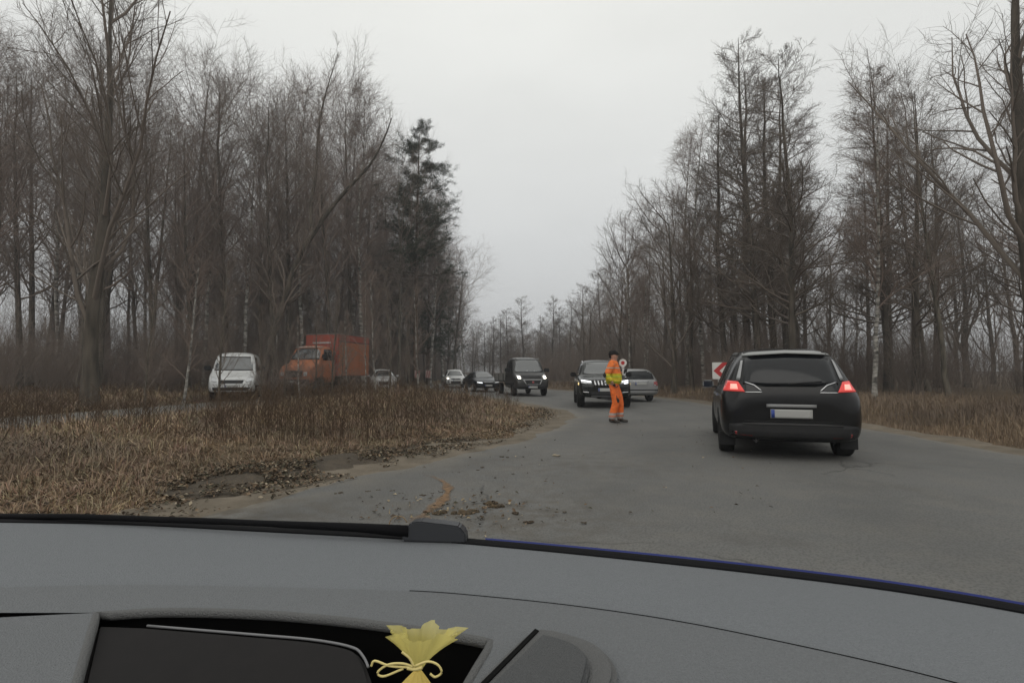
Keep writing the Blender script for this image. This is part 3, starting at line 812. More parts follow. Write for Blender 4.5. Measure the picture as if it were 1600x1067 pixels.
NAMES = dict(f='bare_forest_tree', b='birch_tree', a='alder_tree', s='bare_spreading_tree', y='bare_sapling', p='pine_tree', u='bare_bush')
CATS = dict(f='tree', b='tree', a='tree', s='tree', y='sapling', p='tree', u='bush')
def put(key, x_, y_, rz, s, label, group=None, sz=None, tilt=(0, 0)):
    z = float(gz(np.array([x_]), np.array([y_]))[0]) - 0.05
    e_ = empty(NAMES[key[0]], (x_, y_, z), rz, label, CATS[key[0]], group)
    e_.rotation_euler = (tilt[0], tilt[1], rz)
    e_.scale = (s, s, sz or s)
    for nm, me in PROTO[key]:
        link(bpy.data.objects.new(nm, me), e_)
    return e_
def putpx(key, px, Y, rz, top_py, label, group=None, H=None, wide=1.0, **kw):
    """stand a tree at picture column px, Y metres away, scaled so its top reaches picture row top_py"""
    X_ = (px - 800) / FPX * Y
    h = CAM.z + at_depth(px, top_py, Y).z - CAM.z
    base = float(gz(np.array([X_]), np.array([Y]))[0])
    s = (h - base) / H
    return put(key, X_, Y, rz, s * wide, label, group, sz=s, **kw)
HT = dict(f1=22, f2=23, f3=20, b1=21, b2=18, a1=20, a2=18, s1=15, s2=12, y1=7, y2=6, p1=24, p2=20, u1=3.2, u2=2.4, u3=4.2)
HC = {k: max(float(np.array([v.co.z for v in dict(PROTO[k]).get('crown', dict(PROTO[k]).get('twigs')).vertices]).max()), 1) for k in HT}

def T(key, px, Y, top, label, group=None, wide=1.0, rz=None):
    return putpx(key, px, Y, random.uniform(0, 6.28) if rz is None else rz, top, label, group, H=HC[key], wide=wide)

# ---- left wood: named trees first
GL = 'bare trees of the wood beside the lane'
T('p1', 650, 46, 192, 'tall dark green pine rising at the edge of the bare wood', wide=1.1)
T('f2', 622, 44, 205, 'bare tree standing close beside the tall pine', wide=1.0)
T('b1', 672, 52, 262, 'birch standing just behind the tall pine', wide=1.0)
T('p2', 668, 62, 335, 'shorter dark pine behind the tall pine at the wood edge', wide=0.9)
T('b2', 692, 66, 300, 'slim birch fringing the wood edge beside the tall pine', wide=1.1)
T('f3', 708, 76, 365, 'reddish bare tree fringing the wood edge beyond the tall pine', wide=1.2)
T('b1', 726, 92, 420, 'birch fringing the far end of the wood edge', wide=1.2)
T('p2', 640, 60, 300, 'dark pine half hidden among bare trees beside the tall pine', wide=0.9)
T('p2', 700, 92, 420, 'distant dark pine low on the wood edge', wide=0.9)
T('f1', 432, 34, 105, 'thick dark trunked bare tree behind the orange truck cab', wide=1.0)
T('f2', 548, 44, 84, 'tallest bare tree of the wood with a fan shaped top', wide=0.9)
T('b1', 475, 40, 100, 'tall slender birch behind the orange truck', wide=0.9)
T('b2', 573, 27, 388, 'slim pale stemmed young birch standing before the orange truck box', wide=0.55)
T('y2', 588, 29, 420, 'thin pale sapling beside the slim birch in the grass')

# leaning forked tree over the lane
fk = [Vector(at_depth(px, py, 31)) for px, py in ((420, 545), (445, 470), (463, 410), (489, 366), (520, 322), (548, 290), (575, 262), (597, 225), (612, 185))]
b0 = fk[0].copy(); b0.z = float(gz(np.array([b0.x]), np.array([b0.y]))[0]) - 0.1
fk = [Vector((b0.x - 0.3, b0.y, b0.z))] + fk
rel = [tuple(p - fk[0]) for p in fk]
tr, cr, (P_, R_, _) = bare_tree(31, 11, 0.17, 'young', rel)
e_ = empty('leaning_tree', fk[0], 0, 'leaning bare tree forked low above the orange truck', 'tree')
R_[0] = np.linspace(0.24, 0.03, 15)
link(bpy.data.objects.new('trunk', fast_mesh('trunk', *tubes(P_, R_, 8), m_bark2, True)), e_)
link(bpy.data.objects.new('crown', fast_mesh('crown', *cr, m_twig)), e_)
f0 = Vector(rel[4])
tr2, cr2, (P2_, R2_, _) = bare_tree(32, 9, 0.11, 'young', [tuple(f0 + Vector(q)) for q in ((0, 0, 0), (-0.25, 0.2, 1.6), (0.0, 0.3, 4.0), (0.1, 0.2, 6.5), (0.5, 0.3, 9), (1.2, 0.3, 11.5))])
lim = link(bpy.data.objects.new('upright_limb', fast_mesh('upright_limb', *tr2, m_bark2, True)), e_)
link(bpy.data.objects.new('twigs', fast_mesh('twigs', *cr2, m_twig)), lim)

# trees of the wood: rows deeper and deeper; the wood's edge runs away from the camera
kinds = ['f1', 'f2', 'f3', 'f1', 'f2', 'f3', 'b1', 'b2']
LBL = dict(f1='dark barked bare tree standing in the dense wood beside the lane', f2='grey barked bare tree standing in the dense wood beside the lane',
           f3='slender reddish twigged bare tree in the dense wood beside the lane', b1='tall birch with pale bark in the dense wood', b2='slim birch with pale bark in the dense wood',
           p1='tall pine standing deep in the dense wood', p2='dark low branched pine deep in the dense wood')
def edge_x(Y): return np.interp(Y, [22, 34, 40, 46, 60, 80, 110, 160], [-19, -15.5, -12.5, -10.8, -11.5, -12.5, -13.0, -14])
cnt = 0
pr = random.Random(5)
for row, (Y0, dY) in enumerate([(38, 2.2), (44, 3), (51, 3), (60, 4), (72, 5), (86, 6), (104, 8), (128, 10)]):
    xe = float(edge_x(Y0)); xm = -1.05 * Y0 if Y0 < 60 else -0.62 * Y0
    x_ = xe
    step = 3.3 if Y0 < 50 else (3.0 if Y0 < 75 else 4.2)
    while x_ > xm:
        Y = Y0 + pr.uniform(-dY, dY) * 0.6
        key = pr.choice(kinds)
        if Y0 > 42 and pr.random() < 0.0: key = pr.choice(['p1', 'p2', 'p2'])
        px = 800 + x_ / Y * FPX
        # silhouette of the wood as it falls towards the far end
        prof = np.interp(px, [0, 300, 420, 470, 540, 590, 625, 660, 700, 740, 770], [0, 0, 10, 50, 45, 105, 175, 225, 305, 415, 485])
        h_prof = 1.2 + at_depth(px, prof, Y).z - 1.2
        h = min(h_prof * pr.uniform(0.84, 1.0), 29 * pr.uniform(0.85, 1.05))
        h = max(h, 9 if Y0 < 80 else 12)
        s = h / HC[key]
        put(key, x_ + pr.uniform(-0.6, 0.6), Y, pr.uniform(0, 6.28), s * pr.uniform(0.85, 1.1), LBL[key], GL, sz=s)
        cnt += 1
        x_ -= step * pr.uniform(0.7, 1.35)
# nearer trees at the far left side of the wood
for x_, Y, key, h in [(-20.5, 26, 'f1', 21), (-24, 29, 'f2', 22), (-19, 31, 'f3', 19), (-26, 25, 'b1', 20), (-22.5, 33, 'f2', 23), (-29, 31, 'f1', 22), (-17.5, 34.5, 'b2', 20), (-31, 28, 'f3', 20), (-27, 34, 'f1', 23), (-33, 33, 'f2', 22)]:
    s = h / HC[key]
    put(key, x_, Y, pr.uniform(0, 6.28), s, LBL[key], GL)
s = 19 / HC['s1']
put('s1', -15.2, 19.0, 0.6, s * 1.15, 'big spreading bare tree standing beside the white van', None)

# ---- right side
GR = 'bare trees lining the outside of the bend'
T('a1', 1189, 27, 45, 'tall straight alder with conical crown behind the black car', wide=1.0, rz=0.4)
T('a2', 1132, 31, 165, 'dark alder with stubby broken branches beside the red arrow board', wide=1.2, rz=2.0)
T('s1', 1052, 31, 250, 'spreading many limbed bare tree by the outer shoulder behind the silver estate', wide=1.05, rz=1.0)
T('s1', 985, 43, 330, 'rounded ascending bare crown beside the two white birches', wide=1.0, rz=2.2)
T('b1', 1100, 33, 170, 'drooping reddish birch between the spreading tree and the alders', wide=1.15)
T('b1', 1075, 38, 190, 'tall drooping birch behind the spreading bare tree', wide=1.1)
T('b2', 983, 40, 325, 'slim white stemmed birch behind the silver estate', wide=0.95)
T('b2', 1010, 42, 300, 'second white stemmed birch behind the silver estate', wide=0.9)
T('s2', 965, 46, 340, 'rounded bare tree between birches and far tree line', wide=1.1)
T('a1', 1165, 38, 110, 'tall alder standing behind the red arrow board', wide=1.2)
T('a2', 1238, 24, 60, 'alder just beyond the black car on the outer verge', wide=1.1)
LR = dict(f1='dark barked bare tree in the belt outside the bend', f2='grey barked bare tree in the belt outside the bend', f3='reddish twigged bare tree in the belt outside the bend',
          a1='conical alder in the belt outside the bend', a2='shorter conical alder in the belt outside the bend', s1='wide limbed bare tree in the belt outside the bend', s2='low rounded bare tree in the belt outside the bend',
          b1='drooping birch in the belt outside the bend', b2='slim birch in the belt outside the bend')
for row, Y0 in enumerate([23, 28, 33, 39, 46, 54, 64, 78]):
    x_ = float(np.interp(Y0, [20, 30, 40, 50, 65, 80], [12.5, 11.5, 9.5, 8.5, 9.0, 10]))
    if row < 2: x_ = 15
    xm = min(1.08 * Y0, 60)
    while x_ < xm:
        Y = Y0 + pr.uniform(-2, 2)
        key = pr.choice(['a1', 'a2', 'f2', 's2', 's1', 's2', 'b1', 'b2', 's1'])
        px = 800 + x_ / Y * FPX
        if px < 1130: key = pr.choice(['s1', 's2', 'b1', 'b2', 's1'])
        prof = np.interp(px, [890, 935, 960, 1000, 1040, 1070, 1110, 1150, 1200, 1600], [480, 415, 365, 335, 300, 245, 210, 140, 60, 0])
        h = min((at_depth(px, prof, Y).z) * pr.uniform(0.75, 1.0), 21)
        h = max(h, 6.5)
        s = h / HC[key]
        put(key, x_ + pr.uniform(-.5, .5), Y, pr.uniform(0, 6.28), s * pr.uniform(0.9, 1.15), LR[key], GR, sz=s)
        cnt += 1
        x_ += (4.9 if Y0 < 45 else 5.6) * pr.uniform(0.7, 1.5)
# branch of a tall tree reaching in from the right above the road
s = 21 / HC['s1']
put('s1', 15.0, 15.0, 3.2, s, 'large spreading bare tree on the outer verge beside the black car')

# ---- far tree line closing the view
GF = 'far line of bare alders beyond the queue'
far = [(757, 500, 'a2'), (770, 492, 'a1'), (783, 486, 'a2'), (796, 478, 'a1'), (820, 459, 'a1'), (845, 490, 'a2'), (863, 459, 'a1'), (875, 474, 'a2'), (888, 466, 'a1'), (905, 440, 'a1'), (918, 448, 'f2'), (930, 430, 'f3'), (943, 415, 'a1'), (808, 500, 'f3'), (835, 505, 'f2'), (852, 488, 'f1'), (740, 488, 'f2')]
for px, top, key in far:
    Y = pr.uniform(88, 104)
    lab = {459: None}.get(top)
    lbl = ('far alder with rounded conical crown standing clear against the sky' if px == 820 else 'far alder behind the van, taller than its neighbours' if px == 863 else 'bare tree in the far line beyond the queue')
    T(key, px, Y, top + 2, lbl, None if px in (820, 863) else GF, wide=1.25 if key[0] == 'a' else 1.0)
for Y0 in (118, 140, 170):
    x_ = -26.0
    while x_ < 48:
        key = pr.choice(['f1', 'f2', 'f3', 'a1', 'a2'])
        px = 800 + x_ / Y0 * FPX
        top = np.interp(px, [700, 760, 930, 1100], [490, 512, 500, 420]) + pr.uniform(-10, 18)
        T(key, px, Y0 + pr.uniform(-6, 6), float(top), 'bare tree in the far line beyond the queue', GF, wide=1.3)
        x_ += 4.6 * pr.uniform(0.7, 1.3)

# ---- bushes: undergrowth along the wood's edge and the outer verge
GB1 = 'bare bushes along the edge of the wood'; GB2 = 'bare bushes on the outer verge'
for k in range(95):
    Y = pr.uniform(36, 66) if k < 70 else pr.uniform(66, 120)
    x_ = float(edge_x(Y)) - pr.uniform(-0.5, 20 if Y < 60 else 8)
    if k < 26: Y = pr.uniform(22, 36); x_ = pr.uniform(-32, -17)
    key = pr.choice(['u1', 'u2', 'u3'])
    put(key, x_, Y, pr.uniform(0, 6.28), pr.uniform(0.7, 1.25), dict(u1='brown bare bush under the trees of the wood', u2='low reddish bare bush under the trees of the wood', u3='tall thin stemmed bare bush under the trees of the wood')[key], GB1)
for k in range(80):
    Y = pr.uniform(21, 80)
    x_ = float(np.interp(Y, rA[:, 1], rA[:, 0])) + pr.uniform(1.6, 22)
    key = pr.choice(['u1', 'u2', 'u2', 'u3'])
    put(key, x_, Y, pr.uniform(0, 6.28), pr.uniform(0.55, 1.1), dict(u1='brown bare bush behind the outer shoulder', u2='low reddish bare bush behind the outer shoulder', u3='tall thin stemmed bare bush behind the outer shoulder')[key], GB2)
GB3 = 'thin saplings in the dry grass'
for px, Y, top, key in [(410, 21, 470, 'y1'), (446, 25, 500, 'y1'), (520, 28, 430, 'y1'), (545, 26, 480, 'y2'), (610, 33, 410, 'y1'), (655, 38, 440, 'y2'), (345, 19, 400, 'y1'), (290, 22, 380, 'y2'), (230, 18, 430, 'y1'), (640, 30, 480, 'y1'), (470, 24, 490, 'y2'), (495, 27, 470, 'y1'), (428, 27, 440, 'y1'), (535, 24, 520, 'y1')]:
    T(key, px, Y, top, dict(y1='thin grey sapling growing in the dry grass', y2='thin pale barked sapling growing in the dry grass')[key], GB3)

for px, Y, key, sc_ in [(425, 25, 'u2', .7), (452, 26, 'u1', .55), (480, 27, 'u2', .6), (505, 27.5, 'u1', .5), (560, 29, 'u2', .6), (620, 31, 'u1', .5), (590, 30, 'u2', .5)]:
    put(key, (px - 800) / FPX * Y, Y, pr.uniform(0, 6.28), sc_, dict(u1='small brown bush in the grass before the side lane', u2='small reddish bush in the grass before the side lane')[key], 'small bushes before the side lane')

# ---- deep thicket: the brush behind everything, read as one mass
def thicket(name, X_, Y_, Hm, seed, label, nb=9):
    r_ = np.random.default_rng(seed); n = len(X_)
    H_ = Hm * r_.uniform(0.5, 1.2, n); a = r_.uniform(0, 6.28, n); tl = r_.uniform(0, 0.35, n)
    P0 = np.stack([X_, Y_, gz(X_, Y_) - 0.1], 1)
    D = np.stack([np.cos(a) * tl, np.sin(a) * tl, np.ones(n)], 1)
    st = grow(P0, D / np.linalg.norm(D, axis=1, keepdims=True), H_, 3, 0.12, 0.0, r_)
    Rr = taper(np.full(n, 0.014), 3, 0.4, 0.006)
    p2, d2, l2, r2 = spawn(st, Rr, H_, nb, 0.12, 1.0, 35, r_, 0.28 if nb < 12 else 0.2, None, 0.3, 0.5, 0.006)
    b2 = grow(p2, d2, l2, 2, 0.15, 0.03, r_)
    V_, Q_ = join_parts([tubes(st, Rr, 3), tubes(b2, taper(r2, 2, 0.6, 0.004), 3)])
    o_ = link(bpy.data.objects.new(name, fast_mesh(name, V_, Q_, m_twig)))
    return tag(o_, label, 'undergrowth', kind='stuff')
r_ = np.random.default_rng(77)
n = 4600; Yt = 40 + 70 * r_.uniform(0, 1, n) ** 1.6; Xt = edge_x(Yt) - np.abs(r_.normal(0, 1, n)) * 22 - 0.3
k = Xt > -1.05 * Yt
thicket('undergrowth', Xt[k], Yt[k], 4.6, 78, 'brown brush filling the depth of the wood')
n = 3000; Yt = 41 + 55 * r_.uniform(0, 1, n) ** 1.3; Xt = edge_x(Yt) - np.abs(r_.normal(0, 1, n)) * 20 - 0.8
k = Xt > -1.05 * Yt
thicket('undergrowth', Xt[k], Yt[k], 11.0, 81, 'tall thin bare understorey filling the wood between the trunks', 16)
n = 3800; Yt = 33 + 77 * r_.uniform(0, 1, n) ** 1.4; Xt = np.interp(Yt, rA[:, 1], rA[:, 0]) + 6 + np.abs(r_.normal(0, 1, n)) * 24
k = Xt < 1.1 * Yt
thicket('undergrowth', Xt[k], Yt[k], 4.2, 79, 'brown brush behind the trees outside the bend')
n = 1500; Yt = r_.uniform(36, 90, n); Xt = np.interp(Yt, rA[:, 1], rA[:, 0]) + 9 + np.abs(r_.normal(0, 1, n)) * 22
k = Xt < 1.1 * Yt
thicket('undergrowth', Xt[k], Yt[k], 6.0, 82, 'tall thin bare understorey behind the alders', 16)
n = 4200; Yt = r_.uniform(92, 150, n); Xt = r_.uniform(-26, 36, n)
k = (sd_road(Xt, Yt) > 1.0) | (Yt > 118)
thicket('undergrowth', Xt[k], Yt[k], 8.0, 80, 'dark brush closing the far end of the road', 14)
# ------------------------------------------------------------------ vehicles
m_black = mat('black_paint', (0.005, 0.005, 0.006), 0.24, spec=0.28, coat=0.12, noise=(1.3, 0.5, (0.009, 0.009, 0.008)))
m_dkblue = mat('dark_blue_paint', (0.007, 0.009, 0.013), 0.28, spec=0.3, coat=0.1, noise=(1.3, 0.5, (0.02, 0.021, 0.024)))
m_dkgrey = mat('dark_grey_paint', (0.020, 0.0195, 0.019), 0.4, spec=0.35, coat=0.15, noise=(1.2, 0.6, (0.036, 0.032, 0.028)))
m_white = mat('white_paint', (0.55, 0.56, 0.56), 0.35, spec=0.5, coat=0.6, noise=(1.1, 0.5, (0.42, 0.41, 0.39)))
m_silver = mat('silver_paint', (0.30, 0.305, 0.31), 0.35, metal=0.45, coat=0.7, noise=(1.1, 0.5, (0.24, 0.235, 0.225)))
m_orange = mat('orange_paint', (0.36, 0.125, 0.058), 0.55, spec=0.35, noise=(1.4, 0.8, (0.27, 0.115, 0.062)))
m_redbox = mat('red_orange_paint', (0.31, 0.068, 0.045), 0.6, spec=0.35, noise=(1.2, 0.8, (0.25, 0.066, 0.046)))
m_glass = mat('car_glass', (0.018, 0.022, 0.024), 0.06, spec=0.9, ior=1.75)
m_dglass = mat('tinted_glass', (0.005, 0.006, 0.008), 0.08, spec=0.4, ior=1.5)
m_tyre = mat('tyre_rubber', (0.016, 0.016, 0.016), 0.85, spec=0.2, noise=(14, 0.5, (0.03, 0.028, 0.025)))
m_rim = mat('alloy_rim', (0.32, 0.32, 0.33), 0.4, metal=0.7)
m_steel = mat('dark_steel', (0.045, 0.044, 0.043), 0.6, metal=0.3)
m_plast = mat('black_plastic', (0.015, 0.015, 0.016), 0.65, spec=0.3, noise=(9, 0.5, (0.026, 0.025, 0.024)))
m_chrome = mat('chrome', (0.62, 0.62, 0.63), 0.18, metal=1.0)
m_plate = mat('plate_white', (0.36, 0.36, 0.345), 0.6)
m_pblue = mat('plate_blue', (0.02, 0.05, 0.25), 0.5)
m_lampc = mat('lamp_clear', (0.45, 0.46, 0.47), 0.1, spec=0.8, coat=1.0)
m_on = mat('headlamp_lit', (0.9, 0.88, 0.8), 0.2, emit=((1.0, 0.90, 0.72), 9.0))
m_drl = mat('running_light_lit', (0.9, 0.9, 0.9), 0.2, emit=((0.92, 0.97, 1.0), 2.0))
m_tail = mat('tail_red', (0.22, 0.012, 0.012), 0.15, spec=0.7, coat=1.0)
m_tailon = mat('tail_red_lit', (0.5, 0.03, 0.03), 0.2, emit=((1.0, 0.12, 0.10), 0.32))
m_tailhot = mat('tail_bulb_lit', (0.8, 0.3, 0.25), 0.2, emit=((1.0, 0.35, 0.28), 1.0))
m_amber = mat('amber_lens', (0.45, 0.16, 0.02), 0.2, emit=((1.0, 0.75, 0.3), 1.5))
m_inter = mat('cabin_dark', (0.02, 0.02, 0.021), 0.8)

def eval_mesh(o):
    bpy.context.view_layer.update()
    dg = bpy.context.evaluated_depsgraph_get()
    return bpy.data.meshes.new_from_object(o.evaluated_get(dg))

def wheel_mesh(r, wd):
    prof = [(r * 0.60, -wd * .5), (r * 0.72, -wd * .52), (r * .93, -wd * .5), (r * .99, -wd * .38), (r, 0), (r * .99, wd * .38), (r * .93, wd * .5), (r * .72, wd * .52), (r * .60, wd * .5), (r * .58, 0)]
    n = 28; V_ = []; F_ = []
    for i in range(n):
        a = 2 * math.pi * i / n
        for (rr, x_) in prof: V_.append((x_, rr * math.cos(a), rr * math.sin(a)))
    k = len(prof)
    for i in range(n):
        for j in range(k):
            F_.append((i * k + j, i * k + (j + 1) % k, ((i + 1) % n) * k + (j + 1) % k, ((i + 1) % n) * k + j))
    me = bpy.data.meshes.new('wheel'); me.from_pydata(V_, [], F_); me.materials.append(m_tyre)
    me.polygons.foreach_set('use_smooth', [True] * len(F_)); me.update()
    # rim: dished disc with spokes, facing +x
    bm = bmesh.new(); c = r * 0.61; x0 = wd * 0.30
    ns = 10
    hub = [bm.verts.new((x0 + 0.03, r * .13 * math.cos(2 * math.pi * i / 20), r * .13 * math.sin(2 * math.pi * i / 20))) for i in range(20)]
    bm.faces.new(hub)
    for s in range(ns):
        a0 = 2 * math.pi * s / ns
        def pt(rad, da, xx): return bm.verts.new((xx, rad * math.cos(a0 + da), rad * math.sin(a0 + da)))
        q = [pt(r * .10, -.30, x0 + .03), pt(r * .10, .30, x0 + .03), pt(c * .97, .11, x0 + .015), pt(c * .97, -.11, x0 + .015)]
        bm.faces.new(q)
        q2 = [pt(r * .10, -.30, x0 - .01), pt(c * .97, -.11, x0 - .02), pt(c * .97, -.11, x0 + .015), pt(r * .10, -.30, x0 + .03)]; bm.faces.new(q2)
        q3 = [pt(r * .10, .30, x0 - .01), pt(c * .97, .11, x0 - .02), pt(c * .97, .11, x0 + .015), pt(r * .10, .30, x0 + .03)]; bm.faces.new(q3)
    for rr0, rr1, xa, xb in ((c, c * .93, wd * .47, x0 + .01), (c * .93, c * .90, x0 + .01, -wd * .4), (c * .92, 0.02, -wd * .1, -wd * .1)):
        A = [bm.verts.new((xa, rr0 * math.cos(2 * math.pi * i / 28), rr0 * math.sin(2 * math.pi * i / 28))) for i in range(28)]
        B = [bm.verts.new((xb, rr1 * math.cos(2 * math.pi * i / 28), rr1 * math.sin(2 * math.pi * i / 28))) for i in range(28)]
        for i in range(28): bm.faces.new((A[i], A[(i + 1) % 28], B[(i + 1) % 28], B[i]))
    bmesh.ops.recalc_face_normals(bm, faces=bm.faces)
    rm = bpy.data.meshes.new('rim'); bm.to_mesh(rm); bm.free()
    return me, rm

class Car:
    """local frame: +Y forward, +X the car's right, origin on the ground at its middle"""
    def __init__(self, name, label, cat, loc, rz, paint, st, wheels, sub=2, group=None, rim=None, end_round=True):
        self.root = empty(name, loc, rz, label, cat, group)
        self.paint = paint
        V_, F_ = [], []
        for (y, zb, zs, zt, w_, wt, drop) in st:
            h = zs - zb
            half = [(0, zb), (.80 * w_, zb), (.965 * w_, zb + .06), (w_, zb + .36 * h), (w_, zb + .72 * h), (.985 * w_, zs - .035), (.955 * w_, zs)]
            p8 = (wt, zt - drop)
            p7 = (half[6][0] * .5 + p8[0] * .5 + .012, half[6][1] * .5 + p8[1] * .5)
            half += [p7, p8, (wt * .62, zt - drop * .22), (0, zt)]
            ring = [(x_, y, z_) for x_, z_ in half] + [(-x_, y, z_) for x_, z_ in half[-2:0:-1]]
            V_ += ring
        k = 20
        for i in range(len(st) - 1):
            for j in range(k):
                F_.append((i * k + j, i * k + (j + 1) % k, (i + 1) * k + (j + 1) % k, (i + 1) * k + j))
        for i, flip in ((0, 1), (len(st) - 1, 0)):
            b = i * k
            def rt(q): return b + q
            def lf(q): return b + (20 - q)
            caps = [(rt(0), rt(1), lf(1))] + [(rt(q), rt(q + 1), lf(q + 1), lf(q)) for q in range(1, 9)] + [(rt(9), rt(10), lf(9))]
            F_ += [c if not flip else c[::-1] for c in caps]
        bm = bmesh.new(); vs = [bm.verts.new(v) for v in V_]
        for f in F_: bm.faces.new([vs[i] for i in f])
        bmesh.ops.recalc_face_normals(bm, faces=bm.faces)
        me = bpy.data.meshes.new('body'); bm.to_mesh(me); bm.free()
        tmp = bpy.data.objects.new('tmp', me); col.objects.link(tmp)
        md = tmp.modifiers.new('s', 'SUBSURF'); md.levels = sub; md.render_levels = sub
        full = eval_mesh(tmp)
        self.bvh = BVHTree.FromPolygons([v.co.copy() for v in full.vertices], [tuple(p.vertices) for p in full.polygons])
        # wheel arches cut out of the shell
        bmc = bmesh.new()
        for (wy, wr, track, tw) in wheels:
            for s in (-1, 1):
                M = Matrix.Translation((s * (track + 0.1), wy, wr)) @ Matrix.Rotation(math.pi / 2, 4, 'Y')
                bmesh.ops.create_cone(bmc, cap_ends=True, segments=28, radius1=wr * 1.13, radius2=wr * 1.13, depth=tw + 0.35, matrix=M)
        cme = bpy.data.meshes.new('cut'); bmc.to_mesh(cme); bmc.free()
        cut = bpy.data.objects.new('cut', cme); col.objects.link(cut)
        bo = tmp.modifiers.new('b', 'BOOLEAN'); bo.object = cut; bo.operation = 'DIFFERENCE'; bo.solver = 'EXACT'
        body = eval_mesh(tmp)
        for o_ in (tmp, cut): bpy.data.objects.remove(o_)
        body.materials.clear(); body.materials.append(paint)
        body.polygons.foreach_set('use_smooth', [True] * len(body.polygons))
        body.name = 'body'
        self.body = link(bpy.data.objects.new('body', body), self.root)
        wm = None
        for (wy, wr, track, tw) in wheels:
            if wm is None: wm = wheel_mesh(wr, tw)
            for s in (-1, 1):
                wo = link(bpy.data.objects.new('wheel', wm[0]), self.root); wo.location = (s * track, wy, wr)
                if s < 0: wo.rotation_euler = (0, 0, math.pi)
                ro = link(bpy.data.objects.new('rim', wm[1]), wo)
                if not wm[1].materials: wm[1].materials.append(rim or m_rim)
    def hit(self, view, a, b):
        if view in 'fr':
            s = 1 if view == 'f' else -1
            o_, d = Vector((a, 10 * s, b)), Vector((0, -s, 0))
        elif view in 'RL':
            s = 1 if view == 'R' else -1
            o_, d = Vector((10 * s, a, b)), Vector((-s, 0, 0))
        else:
            o_, d = Vector((a, b, 10)), Vector((0, 0, -1))
        h = self.bvh.ray_cast(o_, d)
        return (h[0], -d) if h[0] is not None else (None, -d)
    def patch(self, name, view, bot, top, mt, off=0.006, rows=5, cols=10, parent=None, thick=0.02, mirror=False, lift=None):
        """a panel laid on the shell: its outline is drawn in the front/rear (x,z), side (y,z) or top (x,y) view"""
        if mirror:
            self.patch(name, view, [(-x_, z_) for x_, z_ in bot], [(-x_, z_) for x_, z_ in top], mt, off, rows, cols, parent, thick)
        def samp(line, t):
            line = [Vector(p) for p in line]
            ls = [0]
            for p, q in zip(line, line[1:]): ls.append(ls[-1] + (q - p).length)
            d = t * ls[-1]
            for i in range(len(line) - 1):
                if d <= ls[i + 1] + 1e-9:
                    u = (d - ls[i]) / max(ls[i + 1] - ls[i], 1e-9); return line[i].lerp(line[i + 1], u)
            return line[-1]
        G_ = []; 
        for r_ in range(rows + 1):
            row = []
            for c_ in range(cols + 1):
                p = samp(bot, c_ / cols).lerp(samp(top, c_ / cols), r_ / rows)
                h, nrm_ = self.hit(view, p.x, p.y)
                row.append([p, h, nrm_])
            G_.append(row)
        ax = {'f': 1, 'r': 1, 'R': 0, 'L': 0, 't': 2}[view]
        good = [q[1] for row in G_ for q in row if q[1] is not None]
        if not good: return None
        V_, F_ = [], []
        for row in G_:
            for q in row:
                if q[1] is None:
                    cands = min(((q2[0] - q[0]).length, q2[1]) for rw in G_ for q2 in rw if q2[1] is not None) if False else None
                    best = min((q2 for rw in G_ for q2 in rw if q2[1] is not None), key=lambda z: (z[0] - q[0]).length)
                    base = best[1].copy()
                    if view in 'fr': base.x, base.z = q[0].x, q[0].y
                    elif view in 'RL': base.y, base.z = q[0].x, q[0].y
                    else: base.x, base.y = q[0].x, q[0].y
                    q[1] = base
                V_.append(q[1] + q[2] * off)
        nv = len(V_)
        for row in G_:
            for q in row: V_.append(q[1] + q[2] * (off - thick))
        C1 = cols + 1
        for r_ in range(rows):
            for c_ in range(cols):
                a = r_ * C1 + c_
                F_.append((a, a + 1, a + 1 + C1, a + C1))
        brd = [c_ for c_ in range(C1)] + [r_ * C1 + cols for r_ in range(1, rows + 1)] + [rows * C1 + c_ for c_ in range(cols - 1, -1, -1)] + [r_ * C1 for r_ in range(rows - 1, 0, -1)]
        for i in range(len(brd)):
            a, b = brd[i], brd[(i + 1) % len(brd)]
            F_.append((b, a, a + nv, b + nv))
        bm = bmesh.new(); vs = [bm.verts.new(v) for v in V_]
        for f in F_: bm.faces.new([vs[i] for i in f])
        for v in [v for v in bm.verts if not v.link_faces]: bm.verts.remove(v)
        o_ = bm_obj(name, bm, mt, parent or self.root)
        me = o_.data; sm = [len(p.vertices) == 4 and i < rows * cols for i, p in enumerate(me.polygons)]
        me.polygons.foreach_set('use_smooth', sm)
        return o_
    def quad(self, name, view, x0, x1, z0, z1, mt, **kw):
        return self.patch(name, view, [(x0, z0), (x1, z0)], [(x0, z1), (x1, z1)], mt, **kw)
    def plate(self, view, z, w_=0.52, h=0.115, xo=0.0):
        p = self.quad('number_plate', view, xo - w_ / 2, xo + w_ / 2, z - h / 2, z + h / 2, m_plate, off=0.02, thick=0.03)
        s = -1 if view == 'r' else 1
        self.quad('plate_band', view, xo + s * (w_ / 2 - 0.005), xo + s * (w_ / 2 - 0.05), z - h / 2 + .004, z + h / 2 - .004, m_pblue, off=0.023, thick=0.01, rows=1, cols=2, parent=p)
        return p
    def mirror(self, y, z, x_, mt=None, s=1.0):
        for sg in (-1, 1):
            o_ = box('mirror', (sg * (x_ + 0.10 * s), y, z), (0.20 * s, 0.10 * s, 0.15 * s), mt or self.paint, self.root, 0.035)
            box('mirror_glass', (sg * (x_ + 0.10 * s), y - 0.053 * s, z), (0.16 * s, 0.004, 0.115 * s), m_glass, o_, 0.001)
            box('mirror_arm', (sg * (x_ - 0.01), y + .01, z - .055 * s), (0.10, 0.05, 0.03), m_plast, o_, 0.01)
    def prism(self, name, c, s, mt, parent=None, bevel=0.01, rot=None):
        return box(name, c, s, mt, parent or self.root, bevel, rot)

def head(dx, dy): return math.atan2(-dx, dy)

